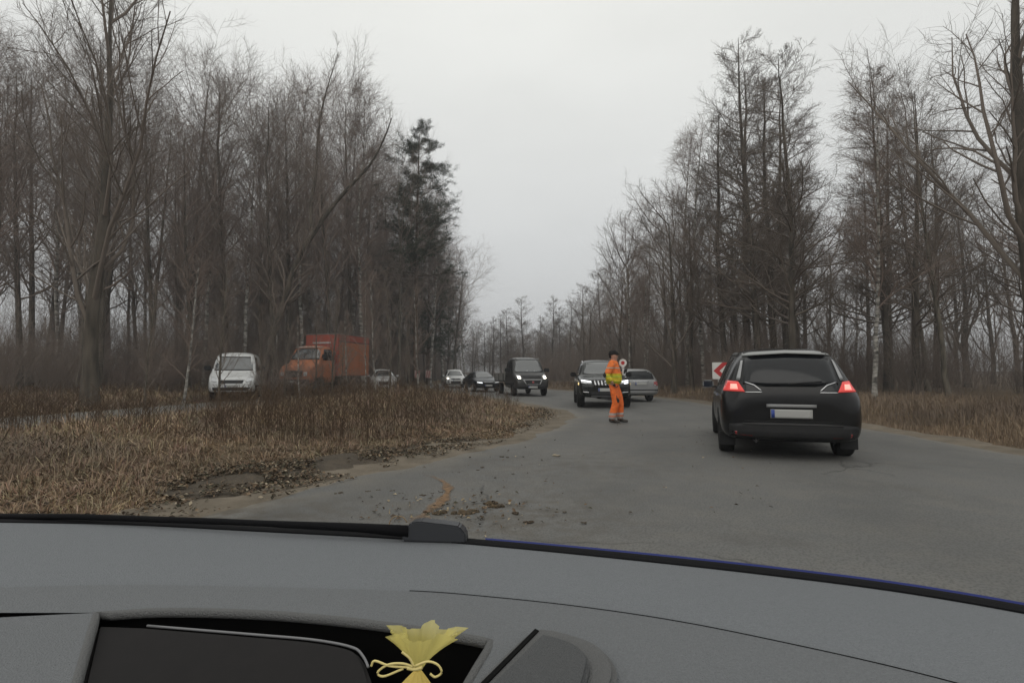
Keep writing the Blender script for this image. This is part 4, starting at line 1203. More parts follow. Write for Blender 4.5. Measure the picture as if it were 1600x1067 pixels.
# ---------------------------------------------------------------- black people carrier, seen from behind
st = [(-2.16, .34, .62, .78, .70, .52, .03), (-2.15, .30, .80, 1.00, .80, .60, .03), (-2.02, .26, .90, 1.24, .885, .60, .06), (-1.86, .24, .97, 1.50, .905, .585, .05), (-1.72, .23, .98, 1.575, .905, .60, .045), (-1.2, .22, .97, 1.62, .91, .625, .05),
      (-.3, .22, .955, 1.635, .91, .63, .05), (.25, .22, .945, 1.60, .91, .62, .06), (.75, .22, .93, 1.36, .905, .64, .07), (1.12, .22, .92, 1.08, .90, .68, .06), (1.30, .22, .90, 1.00, .90, .70, .06), (1.75, .22, .82, .90, .88, .66, .05), (2.05, .24, .72, .78, .80, .58, .05), (2.17, .30, .60, .66, .66, .5, .04)]
mpv_c = Vector((3.97, 7.62, 0)); mh = R(-19.0)
fw = Vector((-math.sin(mh), math.cos(mh), 0))
c = Car('people_carrier', 'black people carrier with lit red tail lamps driving away', 'car', mpv_c + fw * 1.85, mh, m_black, st, [(-1.28, .325, .80, .215), (1.42, .325, .80, .215)])
c.patch('rear_window', 'r', [(-.60, 1.06), (-.3, 1.03), (.3, 1.03), (.60, 1.06)], [(-.545, 1.44), (-.25, 1.47), (.25, 1.47), (.545, 1.44)], m_dglass, rows=6, cols=12)
c.patch('roof_spoiler', 'r', [(-.58, 1.475), (0, 1.505), (.58, 1.475)], [(-.56, 1.53), (0, 1.56), (.56, 1.53)], mat('roof_sky_reflection', (0.27, 0.275, 0.27), 0.3, spec=0.5), off=.05, thick=.1, rows=2, cols=10)  # sky reflection on the black roof's rear edge, painted in as pale grey
for s in (-1, 1):
    lamp = c.patch('tail_lamp', 'r', [(s * .58, .955), (s * .86, .965)], [(s * .66, 1.10), (s * .80, 1.115)], m_tailon, off=.012, thick=.04)
    c.patch('bulb', 'r', [(s * .67, .99), (s * .77, .99)], [(s * .68, 1.065), (s * .76, 1.065)], m_tailhot, off=.017, thick=.01, parent=lamp, rows=3, cols=4)
    ins = c.patch('tail_lamp_inset', 'r', [(s * .37, .955), (s * .58, .955)], [(s * .40, .972), (s * .46, 1.045), (s * .575, 1.085)], m_dglass, off=.010, thick=.03)
    c.patch('lamp_trim', 'r', [(s * .36, .945), (s * .58, .945)], [(s * .36, .957), (s * .58, .957)], m_chrome, off=.016, thick=.03, parent=ins, rows=1)
    c.patch('lamp_trim', 'r', [(s * .37, .965), (s * .46, 1.045), (s * .575, 1.088)], [(s * .362, .975), (s * .452, 1.056), (s * .575, 1.10)], m_chrome, off=.016, thick=.03, parent=ins, rows=1)
    c.patch('pillar_strip', 'r', [(s * .635, 1.115), (s * .69, 1.115)], [(s * .575, 1.41), (s * .600, 1.41)], m_silver, off=.012, thick=.03)  # pale silver strip running up the rear pillar
    c.patch('reflector', 'r', [(s * .50, .335), (s * .72, .35)], [(s * .50, .395), (s * .73, .40)], m_tail, off=.012, thick=.03)
    side = 'R' if s > 0 else 'L'
    c.patch('side_window', side, [(.80, 1.0), (-.10, 1.01)], [(.30, 1.44), (-.12, 1.50)], m_dglass, rows=5, cols=6)
    c.patch('side_window', side, [(-.18, 1.01), (-1.02, 1.03)], [(-.18, 1.50), (-1.02, 1.475)], m_dglass, rows=5, cols=6)
    c.patch('quarter_window', side, [(-1.10, 1.035), (-1.62, 1.10)], [(-1.10, 1.47), (-1.50, 1.43)], m_dglass, rows=5, cols=4)
    for yy in (.05, -.85):
        c.patch('door_handle', side, [(yy, .86), (yy - .2, .86)], [(yy, .895), (yy - .2, .895)], m_chrome, off=.03, thick=.04, rows=1, cols=3)
    for yy in (-.14, .86):
        c.patch('door_seam', side, [(yy, .35), (yy - .006, .35)], [(yy, .97), (yy - .006, .97)], m_plast, off=.002, thick=.01, rows=4, cols=1)
    c.patch('roof_rail', 't', [(s * .60, -1.45), (s * .60, .2)], [(s * .635, -1.45), (s * .635, .2)], m_steel, off=.03, thick=.06, rows=1, cols=10)
    c.patch('headlamp', 'f', [(s * .42, .62), (s * .74, .66)], [(s * .46, .70), (s * .74, .76)], m_lampc, off=.01)
c.quad('tailgate_trim', 'r', -.31, .31, .745, .785, m_silver, off=.022, thick=.03)
p = c.plate('r', .655, .52, .12)
c.patch('bumper', 'r', [(-.80, .31), (0, .29), (.80, .31)], [(-.80, .50), (-.4, .53), (.4, .53), (.80, .50)], m_plast, off=.02, thick=.05, rows=4, cols=14)
c.patch('bumper_trim', 'r', [(-.62, .50), (.62, .50)], [(-.62, .515), (.62, .515)], m_steel, off=.03, thick=.03, rows=1)
c.patch('tailgate_seam', 'r', [(-.60, .545), (.60, .545)], [(-.60, .553), (.60, .553)], m_plast, off=.004, thick=.01, rows=1, cols=12)
c.patch('wiper', 'r', [(-.02, 1.06), (.40, 1.10)], [(-.02, 1.08), (.40, 1.112)], m_plast, off=.025, thick=.02, rows=1, cols=6)
c.patch('windscreen', 'f', [(-.60, 1.06), (.60, 1.06)], [(-.55, 1.50), (.55, 1.50)], m_glass)
c.mirror(.72, 1.02, .90, m_silver)
c.prism('exhaust_pipe', (-.45, -2.06, .27), (.06, .16, .05), m_steel, bevel=.02)
c.prism('mud_flap', (-.80, -1.66, .24), (.22, .02, .20), m_plast, bevel=.004)
c.prism('mud_flap', (.80, -1.66, .24), (.22, .02, .20), m_plast, bevel=.004)
c.prism('tow_hook_cover', (.35, -2.14, .42), (.07, .02, .07), m_plast, bevel=.01)

# ---------------------------------------------------------------- dark off-roader facing the camera
st = [(-2.40, .45, .85, 1.02, .80, .62, .03), (-2.36, .40, 1.02, 1.30, .90, .66, .05), (-2.25, .38, 1.10, 1.62, .935, .68, .05), (-2.0, .36, 1.12, 1.74, .94, .69, .05), (-1.0, .34, 1.11, 1.80, .94, .70, .05), (-.1, .34, 1.10, 1.80, .94, .70, .06), (.25, .34, 1.10, 1.70, .94, .70, .07),
      (.72, .34, 1.10, 1.34, .94, .74, .06), (.92, .34, 1.09, 1.20, .94, .76, .05), (1.2, .34, 1.08, 1.16, .94, .74, .045), (1.85, .36, 1.02, 1.10, .93, .72, .05), (2.16, .38, .97, 1.04, .90, .70, .05), (2.34, .40, .86, .92, .84, .64, .05), (2.40, .46, .74, .80, .74, .6, .04)]
jh = R(175.5); fw = Vector((-math.sin(jh), math.cos(jh), 0))
c = Car('off_roader', 'dark green black off-roader with lit running lights behind the traffic marshal', 'car', Vector((3.32, 18.75, 0)) - fw * 2.3, jh, mat('dark_green_black_paint', (0.006, 0.008, 0.007), 0.25, spec=0.28, coat=0.1, noise=(1.2, .5, (0.02, 0.021, 0.018))), st, [(-1.45, .39, .83, .26), (1.42, .39, .83, .26)])
c.patch('windscreen', 'f', [(-.72, 1.22), (-.35, 1.20), (.35, 1.20), (.72, 1.22)], [(-.63, 1.67), (.63, 1.67)], m_glass, rows=6, cols=12)
g_ = c.patch('grille', 'f', [(-.40, .78), (.40, .78)], [(-.46, 1.0), (.46, 1.0)], m_plast, off=.012)
for k in range(-3, 4):
    c.patch('grille_bar', 'f', [(k * .115 - .03, .80), (k * .115 + .03, .80)], [(k * .125 - .03, .985), (k * .125 + .03, .985)], m_chrome, off=.03, thick=.03, rows=3, cols=1, parent=g_)
for s in (-1, 1):
    hl = c.patch('headlamp', 'f', [(s * .48, .86), (s * .86, .90)], [(s * .50, .97), (s * .86, 1.02)], m_lampc, off=.012, thick=.05)
    c.patch('running_light', 'f', [(s * .49, .925), (s * .84, .975)], [(s * .495, .955), (s * .84, 1.01)], m_drl, off=.02, thick=.01, rows=2, parent=hl)
    c.patch('projector', 'f', [(s * .66, .865), (s * .80, .885)], [(s * .66, .92), (s * .80, .94)], m_drl if s < 0 else m_lampc, off=.022, thick=.01, rows=2, parent=hl)
    fl = c.patch('fog_lamp', 'f', [(s * .62, .56), (s * .80, .58)], [(s * .62, .66), (s * .80, .68)], m_plast, off=.012, thick=.04)
    c.patch('fog_trim', 'f', [(s * .58, .55), (s * .80, .57)], [(s * .58, .575), (s * .80, .595)], m_chrome, off=.02, thick=.02, rows=1, parent=fl)
    side = 'R' if s > 0 else 'L'
    c.patch('side_window', side, [(.68, 1.17), (-.25, 1.17)], [(.18, 1.62), (-.22, 1.67)], m_dglass, cols=6)
    c.patch('side_window', side, [(-.32, 1.17), (-1.25, 1.17)], [(-.32, 1.67), (-1.25, 1.66)], m_dglass, cols=6)
    c.patch('quarter_window', side, [(-1.33, 1.18), (-2.05, 1.20)], [(-1.33, 1.66), (-2.0, 1.62)], m_dglass, cols=5)
    c.patch('side_step', side, [(.9, .36), (-.9, .36)], [(.9, .43), (-.9, .43)], m_plast, off=.06, thick=.1, rows=1)
    c.patch('indicator', side, [(1.9, .82), (1.72, .82)], [(1.9, .90), (1.72, .90)], m_amber, off=.012, thick=.02, rows=1, cols=3)
    for yy in (-.1, -1.05):
        c.patch('door_handle', side, [(yy, 1.0), (yy - .2, 1.0)], [(yy, 1.04), (yy - .2, 1.04)], m_chrome, off=.03, thick=.04, rows=1, cols=3)
    c.patch('roof_rail', 't', [(s * .66, -1.9), (s * .66, .05)], [(s * .70, -1.9), (s * .70, .05)], m_chrome, off=.06, thick=.09, rows=1)
c.plate('f', .655)
c.patch('lower_grille', 'f', [(-.55, .46), (.55, .46)], [(-.58, .58), (.58, .58)], m_plast, off=.008)
c.patch('skid_plate', 'f', [(-.50, .405), (.50, .405)], [(-.52, .435), (.52, .435)], m_silver, off=.02, thick=.03, rows=1)
c.prism('badge', (0, 2.385, .90), (.12, .02, .07), m_chrome, bevel=.008)
c.mirror(.55, 1.20, .95, m_black, 1.15)

# ---------------------------------------------------------------- silver estate driving away
st = [(-2.30, .36, .66, .86, .70, .56, .03), (-2.27, .32, .80, .98, .80, .60, .03), (-2.17, .28, .92, 1.20, .85, .60, .05), (-2.05, .27, .95, 1.39, .865, .59, .05), (-1.85, .26, .95, 1.455, .87, .60, .04), (-1.0, .25, .94, 1.49, .87, .61, .04), (-.1, .25, .93, 1.48, .87, .61, .05), (.25, .25, .925, 1.40, .87, .61, .06),
      (.75, .25, .915, 1.10, .865, .64, .05), (.98, .25, .91, .98, .86, .66, .04), (1.7, .26, .86, .92, .85, .64, .04), (2.15, .28, .76, .82, .80, .6, .04), (2.28, .34, .64, .68, .70, .52, .03)]
eh = R(8); fw = Vector((-math.sin(eh), math.cos(eh), 0))
c = Car('estate_car', 'silver estate car driving away beside the dark off-roader', 'car', Vector((5.62, 23.3, 0)) + fw * 2.1, eh, m_silver, st, [(-1.35, .31, .76, .2), (1.35, .31, .76, .2)])
c.patch('rear_window', 'r', [(-.64, .99), (.64, .99)], [(-.555, 1.36), (.555, 1.36)], m_dglass, rows=6, cols=12)
for s in (-1, 1):
    tl_ = c.patch('tail_lamp', 'r', [(s * .60, .70), (s * .82, .71)], [(s * .60, .89), (s * .80, .90)], m_tail, off=.012, thick=.04)
    c.patch('reversing_lens', 'r', [(s * .61, .71), (s * .70, .71)], [(s * .61, .76), (s * .70, .76)], m_plate, off=.018, thick=.02, parent=tl_, rows=2, cols=3)
    side = 'R' if s > 0 else 'L'
    c.patch('side_window', side, [(.72, .985), (-.2, .985)], [(.2, 1.36), (-.18, 1.41)], m_dglass, cols=6)
    c.patch('side_window', side, [(-.27, .985), (-1.1, .99)], [(-.27, 1.41), (-1.1, 1.40)], m_dglass, cols=6)
    c.patch('quarter_window', side, [(-1.17, .99), (-1.92, 1.02)], [(-1.17, 1.40), (-1.82, 1.37)], m_dglass, cols=5)
    c.patch('side_strip', side, [(1.6, .58), (-1.9, .60)], [(1.6, .64), (-1.9, .66)], m_plast, off=.012, thick=.03, rows=1)
    c.patch('roof_rail', 't', [(s * .57, -1.7), (s * .57, 0)], [(s * .60, -1.7), (s * .60, 0)], m_steel, off=.04, thick=.06, rows=1)
c.plate('r', .79)
c.patch('tailgate_trim', 'r', [(-.36, .87), (.36, .87)], [(-.36, .90), (.36, .90)], m_chrome, off=.015, thick=.03, rows=1)
c.patch('bumper', 'r', [(-.80, .36), (.80, .36)], [(-.80, .54), (.80, .54)], m_silver, off=.045, thick=.08, rows=3, cols=12)
c.patch('bumper_strip', 'r', [(-.78, .50), (.78, .50)], [(-.78, .545), (.78, .545)], m_plast, off=.055, thick=.03, rows=1, cols=12)
c.prism('badge', (0, -2.265, .935), (.07, .015, .07), m_chrome, bevel=.02)
c.patch('wiper', 'r', [(-.02, 1.02), (.42, 1.03)], [(-.02, 1.035), (.42, 1.045)], m_plast, off=.02, thick=.02, rows=1)
c.patch('windscreen', 'f', [(-.6, 1.02), (.6, 1.02)], [(-.53, 1.36), (.53, 1.36)], m_glass)
c.mirror(.65, 1.0, .86, m_silver)

# ---------------------------------------------------------------- grey flatbed van facing the camera
st = [(-.35, .45, 1.25, 2.10, .96, .78, .06), (-.30, .42, 1.26, 2.17, .99, .80, .06), (.3, .40, 1.26, 2.22, 1.0, .82, .07), (.95, .38, 1.25, 2.20, 1.0, .82, .08), (1.18, .38, 1.25, 2.06, 1.0, .84, .08), (1.62, .38, 1.24, 1.56, 1.0, .88, .07), (1.83, .38, 1.22, 1.32, .995, .88, .05), (2.25, .38, 1.08, 1.18, .98, .84, .05),
      (2.50, .38, .95, 1.05, .94, .78, .05), (2.66, .40, .80, .90, .86, .7, .04), (2.70, .46, .66, .74, .76, .6, .04)]
vh = R(192.5); fw = Vector((-math.sin(vh), math.cos(vh), 0))
c = Car('flatbed_van', 'dark grey flatbed van with both headlamps lit', 'van', Vector((1.15, 29.0, 0)) - fw * 2.65, vh, m_dkgrey, st, [(1.75, .35, .87, .22), (-1.85, .35, .87, .22)], rim=m_steel)
c.patch('windscreen', 'f', [(-.84, 1.34), (-.4, 1.31), (.4, 1.31), (.84, 1.34)], [(-.76, 2.06), (.76, 2.06)], m_glass, rows=7, cols=12)
c.patch('sun_visor', 'f', [(-.78, 2.085), (.78, 2.085)], [(-.78, 2.14), (.78, 2.14)], m_silver, off=.03, thick=.06, rows=1, cols=12)
for k, (a, b) in enumerate(((-.55, .14), (-.36, .10), (.05, .16))):
    c.patch('dash_papers', 'f', [(a, 1.36), (a + b, 1.36)], [(a + .01, 1.40 + .02 * k), (a + b, 1.41)], m_plate, off=.008, thick=.01, rows=1, cols=3)
c.patch('bonnet_grille', 'f', [(-.50, 1.0), (.50, 1.0)], [(-.56, 1.16), (.56, 1.16)], m_plast, off=.012)
gr_ = c.patch('grille', 'f', [(-.36, .66), (.36, .66)], [(-.47, .87), (.47, .87)], m_plast, off=.014)
c.patch('grille_trim', 'f', [(-.57, .885), (.57, .885)], [(-.58, .93), (.58, .93)], m_silver, off=.03, thick=.04, rows=1, parent=gr_)
c.patch('grille_trim', 'f', [(-.37, .635), (.37, .635)], [(-.38, .665), (.38, .665)], m_silver, off=.03, thick=.04, rows=1, parent=gr_)
for s in (-1, 1):
    c.patch('grille_trim', 'f', [(s * .35, .64), (s * .40, .64)], [(s * .48, .90), (s * .55, .90)], m_silver, off=.03, thick=.04, cols=2, parent=gr_)
    hl = c.patch('headlamp', 'f', [(s * .60, .93), (s * .84, .96)], [(s * .66, 1.14), (s * .84, 1.22)], m_lampc, off=.014, thick=.06)
    c.patch('bulb', 'f', [(s * .66, .98), (s * .80, .98)], [(s * .67, 1.12), (s * .80, 1.12)], m_on, off=.022, thick=.01, parent=hl, rows=4, cols=4)
    side = 'R' if s > 0 else 'L'
    c.patch('side_window', side, [(1.55, 1.32), (.35, 1.30)], [(1.0, 2.0), (.4, 2.04)], m_dglass, cols=6)
    c.patch('rear_side_window', side, [(.25, 1.30), (-.2, 1.30)], [(.25, 2.02), (-.2, 2.0)], m_dglass, cols=4)
    c.patch('door_seam', side, [(.30, .50), (.29, .50)], [(.30, 1.25), (.29, 1.25)], m_plast, off=.002, thick=.01, cols=1)
    c.patch('door_handle', side, [(.5, 1.08), (.33, 1.08)], [(.5, 1.13), (.33, 1.13)], m_plast, off=.03, thick=.04, rows=1, cols=3)
    c.patch('side_strip', side, [(2.2, .62), (-.3, .62)], [(2.2, .74), (-.3, .74)], m_plast, off=.012, thick=.03, rows=1)
e_badge = c.quad('badge', 'f', -.055, .055, .72, .83, m_tail, off=.03, thick=.03)
c.plate('f', .50)
c.patch('lower_bumper', 'f', [(-.84, .42), (.84, .42)], [(-.88, .62), (.88, .62)], m_plast, off=.012, rows=3, cols=14)
c.mirror(1.35, 1.45, 1.02, m_plast, 1.45)
bed = c.prism('cargo_bed', (0, -1.75, .80), (2.10, 2.75, .10), m_steel, bevel=.01)
m_side = mat('grey_dropside', (0.24, 0.235, 0.22), .5, metal=.3, noise=(2, .6, (.16, .15, .14)))
for s in (-1, 1):
    for k in range(3):
        c.prism('dropside_board', (s * 1.04, -1.75, .93 + k * .135), (.03, 2.72, .125), m_side, bed, .008)
    for yy in (-3.08, -1.75, -.42):
        c.prism('stake', (s * 1.045, yy, 1.04), (.06, .07, .46), m_steel, bed, .008)
for k in range(3):
    c.prism('tailboard', (0, -3.1, .93 + k * .135), (2.0, .03, .125), m_side, bed, .008)
c.prism('headboard', (0, -.40, 1.22), (2.0, .04, .80), m_side, bed, .01)
c.prism('chassis_rail', (-.38, -1.6, .62), (.09, 2.9, .14), m_plast, bevel=.01)
c.prism('chassis_rail', (.38, -1.6, .62), (.09, 2.9, .14), m_plast, bevel=.01)

# ---------------------------------------------------------------- saloon shell used for the dark saloon and the half hidden silver car
def saloon_st(H=1.45):
    k = H / 1.45
    return [(-2.40, .36, .70, .84, .74, .60, .03), (-2.36, .30, .86 * k, .96 * k, .84, .64, .03), (-2.1, .27, .92 * k, 1.02 * k, .90, .66, .03), (-1.75, .25, .93 * k, 1.10 * k, .92, .62, .05), (-1.15, .24, .93 * k, 1.36 * k, .925, .58, .05), (-.5, .24, .92 * k, 1.44 * k, .925, .58, .05), (0.1, .24, .915 * k, 1.45 * k, .925, .58, .06), (.4, .24, .91 * k, 1.36 * k, .925, .60, .06),
            (.95, .24, .90 * k, 1.06 * k, .925, .66, .05), (1.2, .24, .89 * k, .96 * k, .92, .70, .04), (1.8, .25, .82 * k, .88 * k, .90, .68, .04), (2.2, .27, .72 * k, .78 * k, .84, .62, .04), (2.40, .34, .60 * k, .65 * k, .70, .52, .03)]
def saloon_front(c, lit, k=1.0):
    c.patch('windscreen', 'f', [(-.66, .99 * k), (-.3, .975 * k), (.3, .975 * k), (.66, .99 * k)], [(-.53, 1.36 * k), (.53, 1.36 * k)], m_glass, rows=6, cols=12)
    g__ = c.patch('grille', 'f', [(-.24, .40), (.24, .40)], [(-.36, .68 * k), (.36, .68 * k)], m_plast, off=.016)
    c.patch('grille_trim', 'f', [(-.37, .675 * k), (.37, .675 * k)], [(-.37, .695 * k), (.37, .695 * k)], m_chrome, off=.022, thick=.02, rows=1, parent=g__)
    for s in (-1, 1):
        hl = c.patch('headlamp', 'f', [(s * .42, .60 * k), (s * .78, .63 * k)], [(s * .46, .68 * k), (s * .80, .72 * k)], m_lampc, off=.012, thick=.04)
        if s in lit:
            c.patch('running_light', 'f', [(s * .43, .605 * k), (s * .76, .635 * k)], [(s * .44, .645 * k), (s * .76, .675 * k)], m_drl, off=.02, thick=.01, rows=2, parent=hl)
        c.patch('lower_intake', 'f', [(s * .46, .36), (s * .76, .37)], [(s * .46, .47), (s * .74, .48)], m_plast, off=.01)
        side = 'R' if s > 0 else 'L'
        c.patch('side_window', side, [(.88, .965 * k), (-.1, .965 * k)], [(.32, 1.33 * k), (-.08, 1.385 * k)], m_dglass, cols=6)
        c.patch('side_window', side, [(-.17, .965 * k), (-1.25, 1.0 * k)], [(-.17, 1.385 * k), (-1.0, 1.33 * k)], m_dglass, cols=6)
    c.plate('f', .44)
    c.patch('rear_window', 'r', [(-.6, 1.12 * k), (.6, 1.12 * k)], [(-.5, 1.33 * k), (.5, 1.33 * k)], m_dglass)
    c.mirror(.75, 1.0 * k, .91)
sh = R(197); fw = Vector((-math.sin(sh), math.cos(sh), 0))
c = Car('saloon_car', 'dark blue saloon car queuing behind the flatbed van', 'car', Vector((-1.62, 36.2, 0)) - fw * 2.3, sh, m_dkblue, saloon_st(), [(-1.45, .33, .80, .22), (1.45, .33, .80, .22)])
saloon_front(c, (1,))
h2 = R(196); fw = Vector((-math.sin(h2), math.cos(h2), 0))
c = Car('saloon_car', 'grey silver car half hidden behind the orange truck', 'car', Vector((-8.75, 36.0, 0)) - fw * 2.2, h2, m_white, saloon_st(1.60), [(-1.45, .33, .80, .22), (1.45, .33, .80, .22)])
saloon_front(c, (), 1.60 / 1.45)

# ---------------------------------------------------------------- white crossover at the far end of the queue
st = [(-2.2, .40, .80, .96, .74, .60, .03), (-2.16, .36, .95, 1.2, .86, .64, .05), (-2.0, .34, 1.0, 1.5, .91, .64, .05), (-1.7, .33, 1.02, 1.64, .92, .65, .05), (-.6, .32, 1.01, 1.70, .925, .66, .05), (.1, .32, 1.0, 1.66, .925, .66, .06), (.45, .32, 1.0, 1.52, .925, .66, .06),
      (.95, .32, 1.0, 1.18, .92, .70, .05), (1.15, .32, .99, 1.08, .92, .72, .04), (1.75, .33, .94, 1.0, .90, .70, .04), (2.05, .35, .84, .90, .84, .64, .04), (2.2, .42, .70, .75, .72, .55, .03)]
ch = R(190); fw = Vector((-math.sin(ch), math.cos(ch), 0))
c = Car('crossover_car', 'white crossover car at the far end of the queue with one lamp lit', 'car', Vector((-4.95, 46.5, 0)) - fw * 2.2, ch, m_white, st, [(-1.35, .36, .80, .23), (1.35, .36, .80, .23)])
c.patch('windscreen', 'f', [(-.68, 1.10), (.68, 1.10)], [(-.58, 1.56), (.58, 1.56)], m_glass, rows=6, cols=12)
gq = c.patch('grille', 'f', [(-.40, .76), (.40, .76)], [(-.44, .86), (.44, .86)], m_plast, off=.014)
c.patch('grille_bar', 'f', [(-.06, .75), (.06, .75)], [(-.06, .87), (.06, .87)], m_white, off=.022, thick=.02, parent=gq, rows=1, cols=2)
for s in (-1, 1):
    hl = c.patch('headlamp', 'f', [(s * .48, .76), (s * .80, .80)], [(s * .50, .88), (s * .82, .93)], m_lampc, off=.012, thick=.05)
    if s > 0: c.patch('bulb', 'f', [(s * .62, .79), (s * .76, .80)], [(s * .62, .90), (s * .76, .91)], m_on, off=.02, thick=.01, parent=hl, rows=3, cols=3)
    side = 'R' if s > 0 else 'L'
    c.patch('side_window', side, [(.9, 1.06), (-.15, 1.06)], [(.35, 1.50), (-.13, 1.58)], m_dglass, cols=6)
    c.patch('side_window', side, [(-.22, 1.06), (-1.3, 1.08)], [(-.22, 1.58), (-1.3, 1.54)], m_dglass, cols=6)
    c.patch('fog_lamp', 'f', [(s * .55, .50), (s * .72, .51)], [(s * .55, .60), (s * .72, .61)], m_plast, off=.01)
c.patch('lower_grille', 'f', [(-.42, .42), (.42, .42)], [(-.46, .62), (.46, .62)], m_plast, off=.012)
c.plate('f', .66)
c.mirror(.75, 1.10, .91)

# ---------------------------------------------------------------- white panel van at the left end of the queue
st = [(-2.7, .42, 1.3, 2.10, .94, .78, .06), (-2.65, .38, 1.32, 2.24, .98, .82, .07), (-1.5, .36, 1.32, 2.30, .99, .83, .07), (.6, .36, 1.32, 2.30, .99, .83, .08), (1.0, .36, 1.31, 2.18, .99, .83, .08), (1.55, .36, 1.28, 1.62, .985, .86, .06), (1.8, .36, 1.24, 1.34, .98, .86, .05), (2.2, .36, 1.10, 1.18, .96, .82, .05), (2.5, .38, .92, .98, .90, .74, .04), (2.65, .46, .74, .78, .78, .6, .03)]
wh = R(202); fw = Vector((-math.sin(wh), math.cos(wh), 0))
c = Car('panel_van', 'white panel van queuing on the side lane ahead of the orange truck', 'van', Vector((-12.75, 24.0, 0)) - fw * 2.3, wh, m_white, st, [(-1.6, .35, .85, .22), (1.7, .35, .85, .22)], rim=m_steel)
c.patch('windscreen', 'f', [(-.80, 1.38), (.80, 1.38)], [(-.74, 2.06), (.74, 2.06)], m_glass, rows=6, cols=12)
c.patch('grille', 'f', [(-.45, .80), (.45, .80)], [(-.5, .95), (.5, .95)], m_plast, off=.014)
for s in (-1, 1):
    c.patch('headlamp', 'f', [(s * .58, .84), (s * .82, .88)], [(s * .62, 1.06), (s * .84, 1.12)], m_lampc, off=.014, thick=.05)
    side = 'R' if s > 0 else 'L'
    c.patch('side_window', side, [(1.5, 1.36), (.4, 1.34)], [(1.02, 2.0), (.45, 2.05)], m_dglass, cols=6)
    c.patch('side_strip', side, [(2.2, .60), (-2.6, .60)], [(2.2, .70), (-2.6, .70)], m_plast, off=.012, thick=.03, rows=1)
    c.patch('door_seam', side, [(.30, .5), (.29, .5)], [(.30, 1.3), (.29, 1.3)], m_plast, off=.002, thick=.01, cols=1)
c.patch('lower_bumper', 'f', [(-.82, .42), (.82, .42)], [(-.86, .62), (.86, .62)], m_plast, off=.012, rows=3)
c.plate('f', .68)
c.mirror(1.3, 1.50, 1.0, m_plast, 1.4)

# ---------------------------------------------------------------- orange bonneted truck with box body
th = R(163.5); fw = Vector((-math.sin(th), math.cos(th), 0)); lf = Vector((-fw.y, fw.x, 0))
near = Vector(((527 - 800) / FPX * 31.5, 31.5, 0))            # the near front corner of the box
root_t = near - lf * 1.17 - fw * 0.0
st = [(-.02, .75, 1.85, 2.72, 1.02, .90, .08), (.03, .70, 1.87, 2.84, 1.10, .96, .08), (.7, .68, 1.88, 2.93, 1.12, .98, .09), (1.05, .68, 1.88, 2.90, 1.12, .98, .10), (1.24, .68, 1.88, 2.66, 1.12, 1.0, .10), (1.46, .68, 1.86, 2.06, 1.12, 1.0, .08), (1.54, .68, 1.80, 1.94, 1.11, .98, .07), (2.05, .68, 1.66, 1.80, 1.08, .94, .07), (2.30, .68, 1.52, 1.66, 1.03, .86, .06), (2.38, .74, 1.2, 1.35, .94, .8, .05)]
c = Car('box_truck', 'orange truck with red box body stopped behind the dry grass', 'truck', root_t, th, m_orange, st, [(1.45, .50, .92, .30), (-2.1, .50, .92, .30)], rim=m_steel)
c.patch('windscreen', 'f', [(-.98, 2.05), (.98, 2.05)], [(-.90, 2.74), (.90, 2.74)], m_glass, rows=5, cols=12)
c.patch('roof_edge', 'f', [(-.92, 2.79), (.92, 2.79)], [(-.92, 2.83), (.92, 2.83)], m_plate, off=.03, thick=.05, rows=1)
gq = c.patch('grille', 'f', [(-.55, 1.05), (.55, 1.05)], [(-.60, 1.42), (.60, 1.42)], m_plast, off=.015)
for k in range(5):
    c.patch('grille_slat', 'f', [(-.54, 1.08 + k * .07), (.54, 1.08 + k * .07)], [(-.54, 1.105 + k * .07), (.54, 1.105 + k * .07)], m_steel, off=.03, thick=.02, rows=1, parent=gq)
for s in (-1, 1):
    c.patch('headlamp', 'f', [(s * .66, 1.10), (s * .88, 1.12)], [(s * .66, 1.32), (s * .88, 1.34)], m_lampc, off=.014, thick=.05)
    side = 'R' if s > 0 else 'L'
    c.patch('door_window', side, [(1.22, 2.02), (.25, 2.02)], [(1.02, 2.66), (.27, 2.68)], m_dglass, cols=6)
    c.patch('door_seam', side, [(.16, .85), (.14, .85)], [(.16, 2.66), (.14, 2.66)], m_plast, off=.002, thick=.01, cols=1)
    c.patch('door_seam', side, [(1.30, .95), (1.28, .95)], [(1.30, 1.86), (1.28, 1.86)], m_plast, off=.002, thick=.01, cols=1)
    c.patch('door_handle', side, [(.38, 1.72), (.22, 1.72)], [(.38, 1.76), (.22, 1.76)], m_steel, off=.03, thick=.04, rows=1, cols=2)
bmp = c.prism('bumper', (0, 2.48, .80), (2.20, .14, .26), m_plast, bevel=.03)
c.prism('number_plate', (0, 2.556, .80), (.52, .012, .12), m_plate, bmp, .002)
c.mirror(1.35, 2.25, 1.12, m_plast, 1.5)
bx_ = c.prism('box_body', (0, -1.80, 2.38), (2.34, 3.40, 2.50), m_redbox, bevel=.03)
for s in (-1, 1):
    c.prism('lower_panel', (s * 1.175, -1.80, 2.16), (.016, 3.30, 2.0), m_orange, bx_, .003)
    c.prism('box_rib', (s * 1.182, -1.80, 3.20), (.03, 3.36, .05), m_steel, bx_, .006)
    for yy in (-.18, -1.25, -2.33, -3.42):
        c.prism('box_rib', (s * 1.186, yy, 2.16), (.02, .05, 2.0), m_orange, bx_, .005)
c.prism('roof_rim', (0, -1.80, 3.645), (2.38, 3.44, .04), m_side, bx_, .01)
c.prism('marker_strip', (0, -.085, 3.12), (1.3, .03, .10), m_plate, bx_, .01)
c.prism('chassis_rail', (-.42, -1.3, .95), (.10, 4.6, .22), m_plast, bevel=.01)
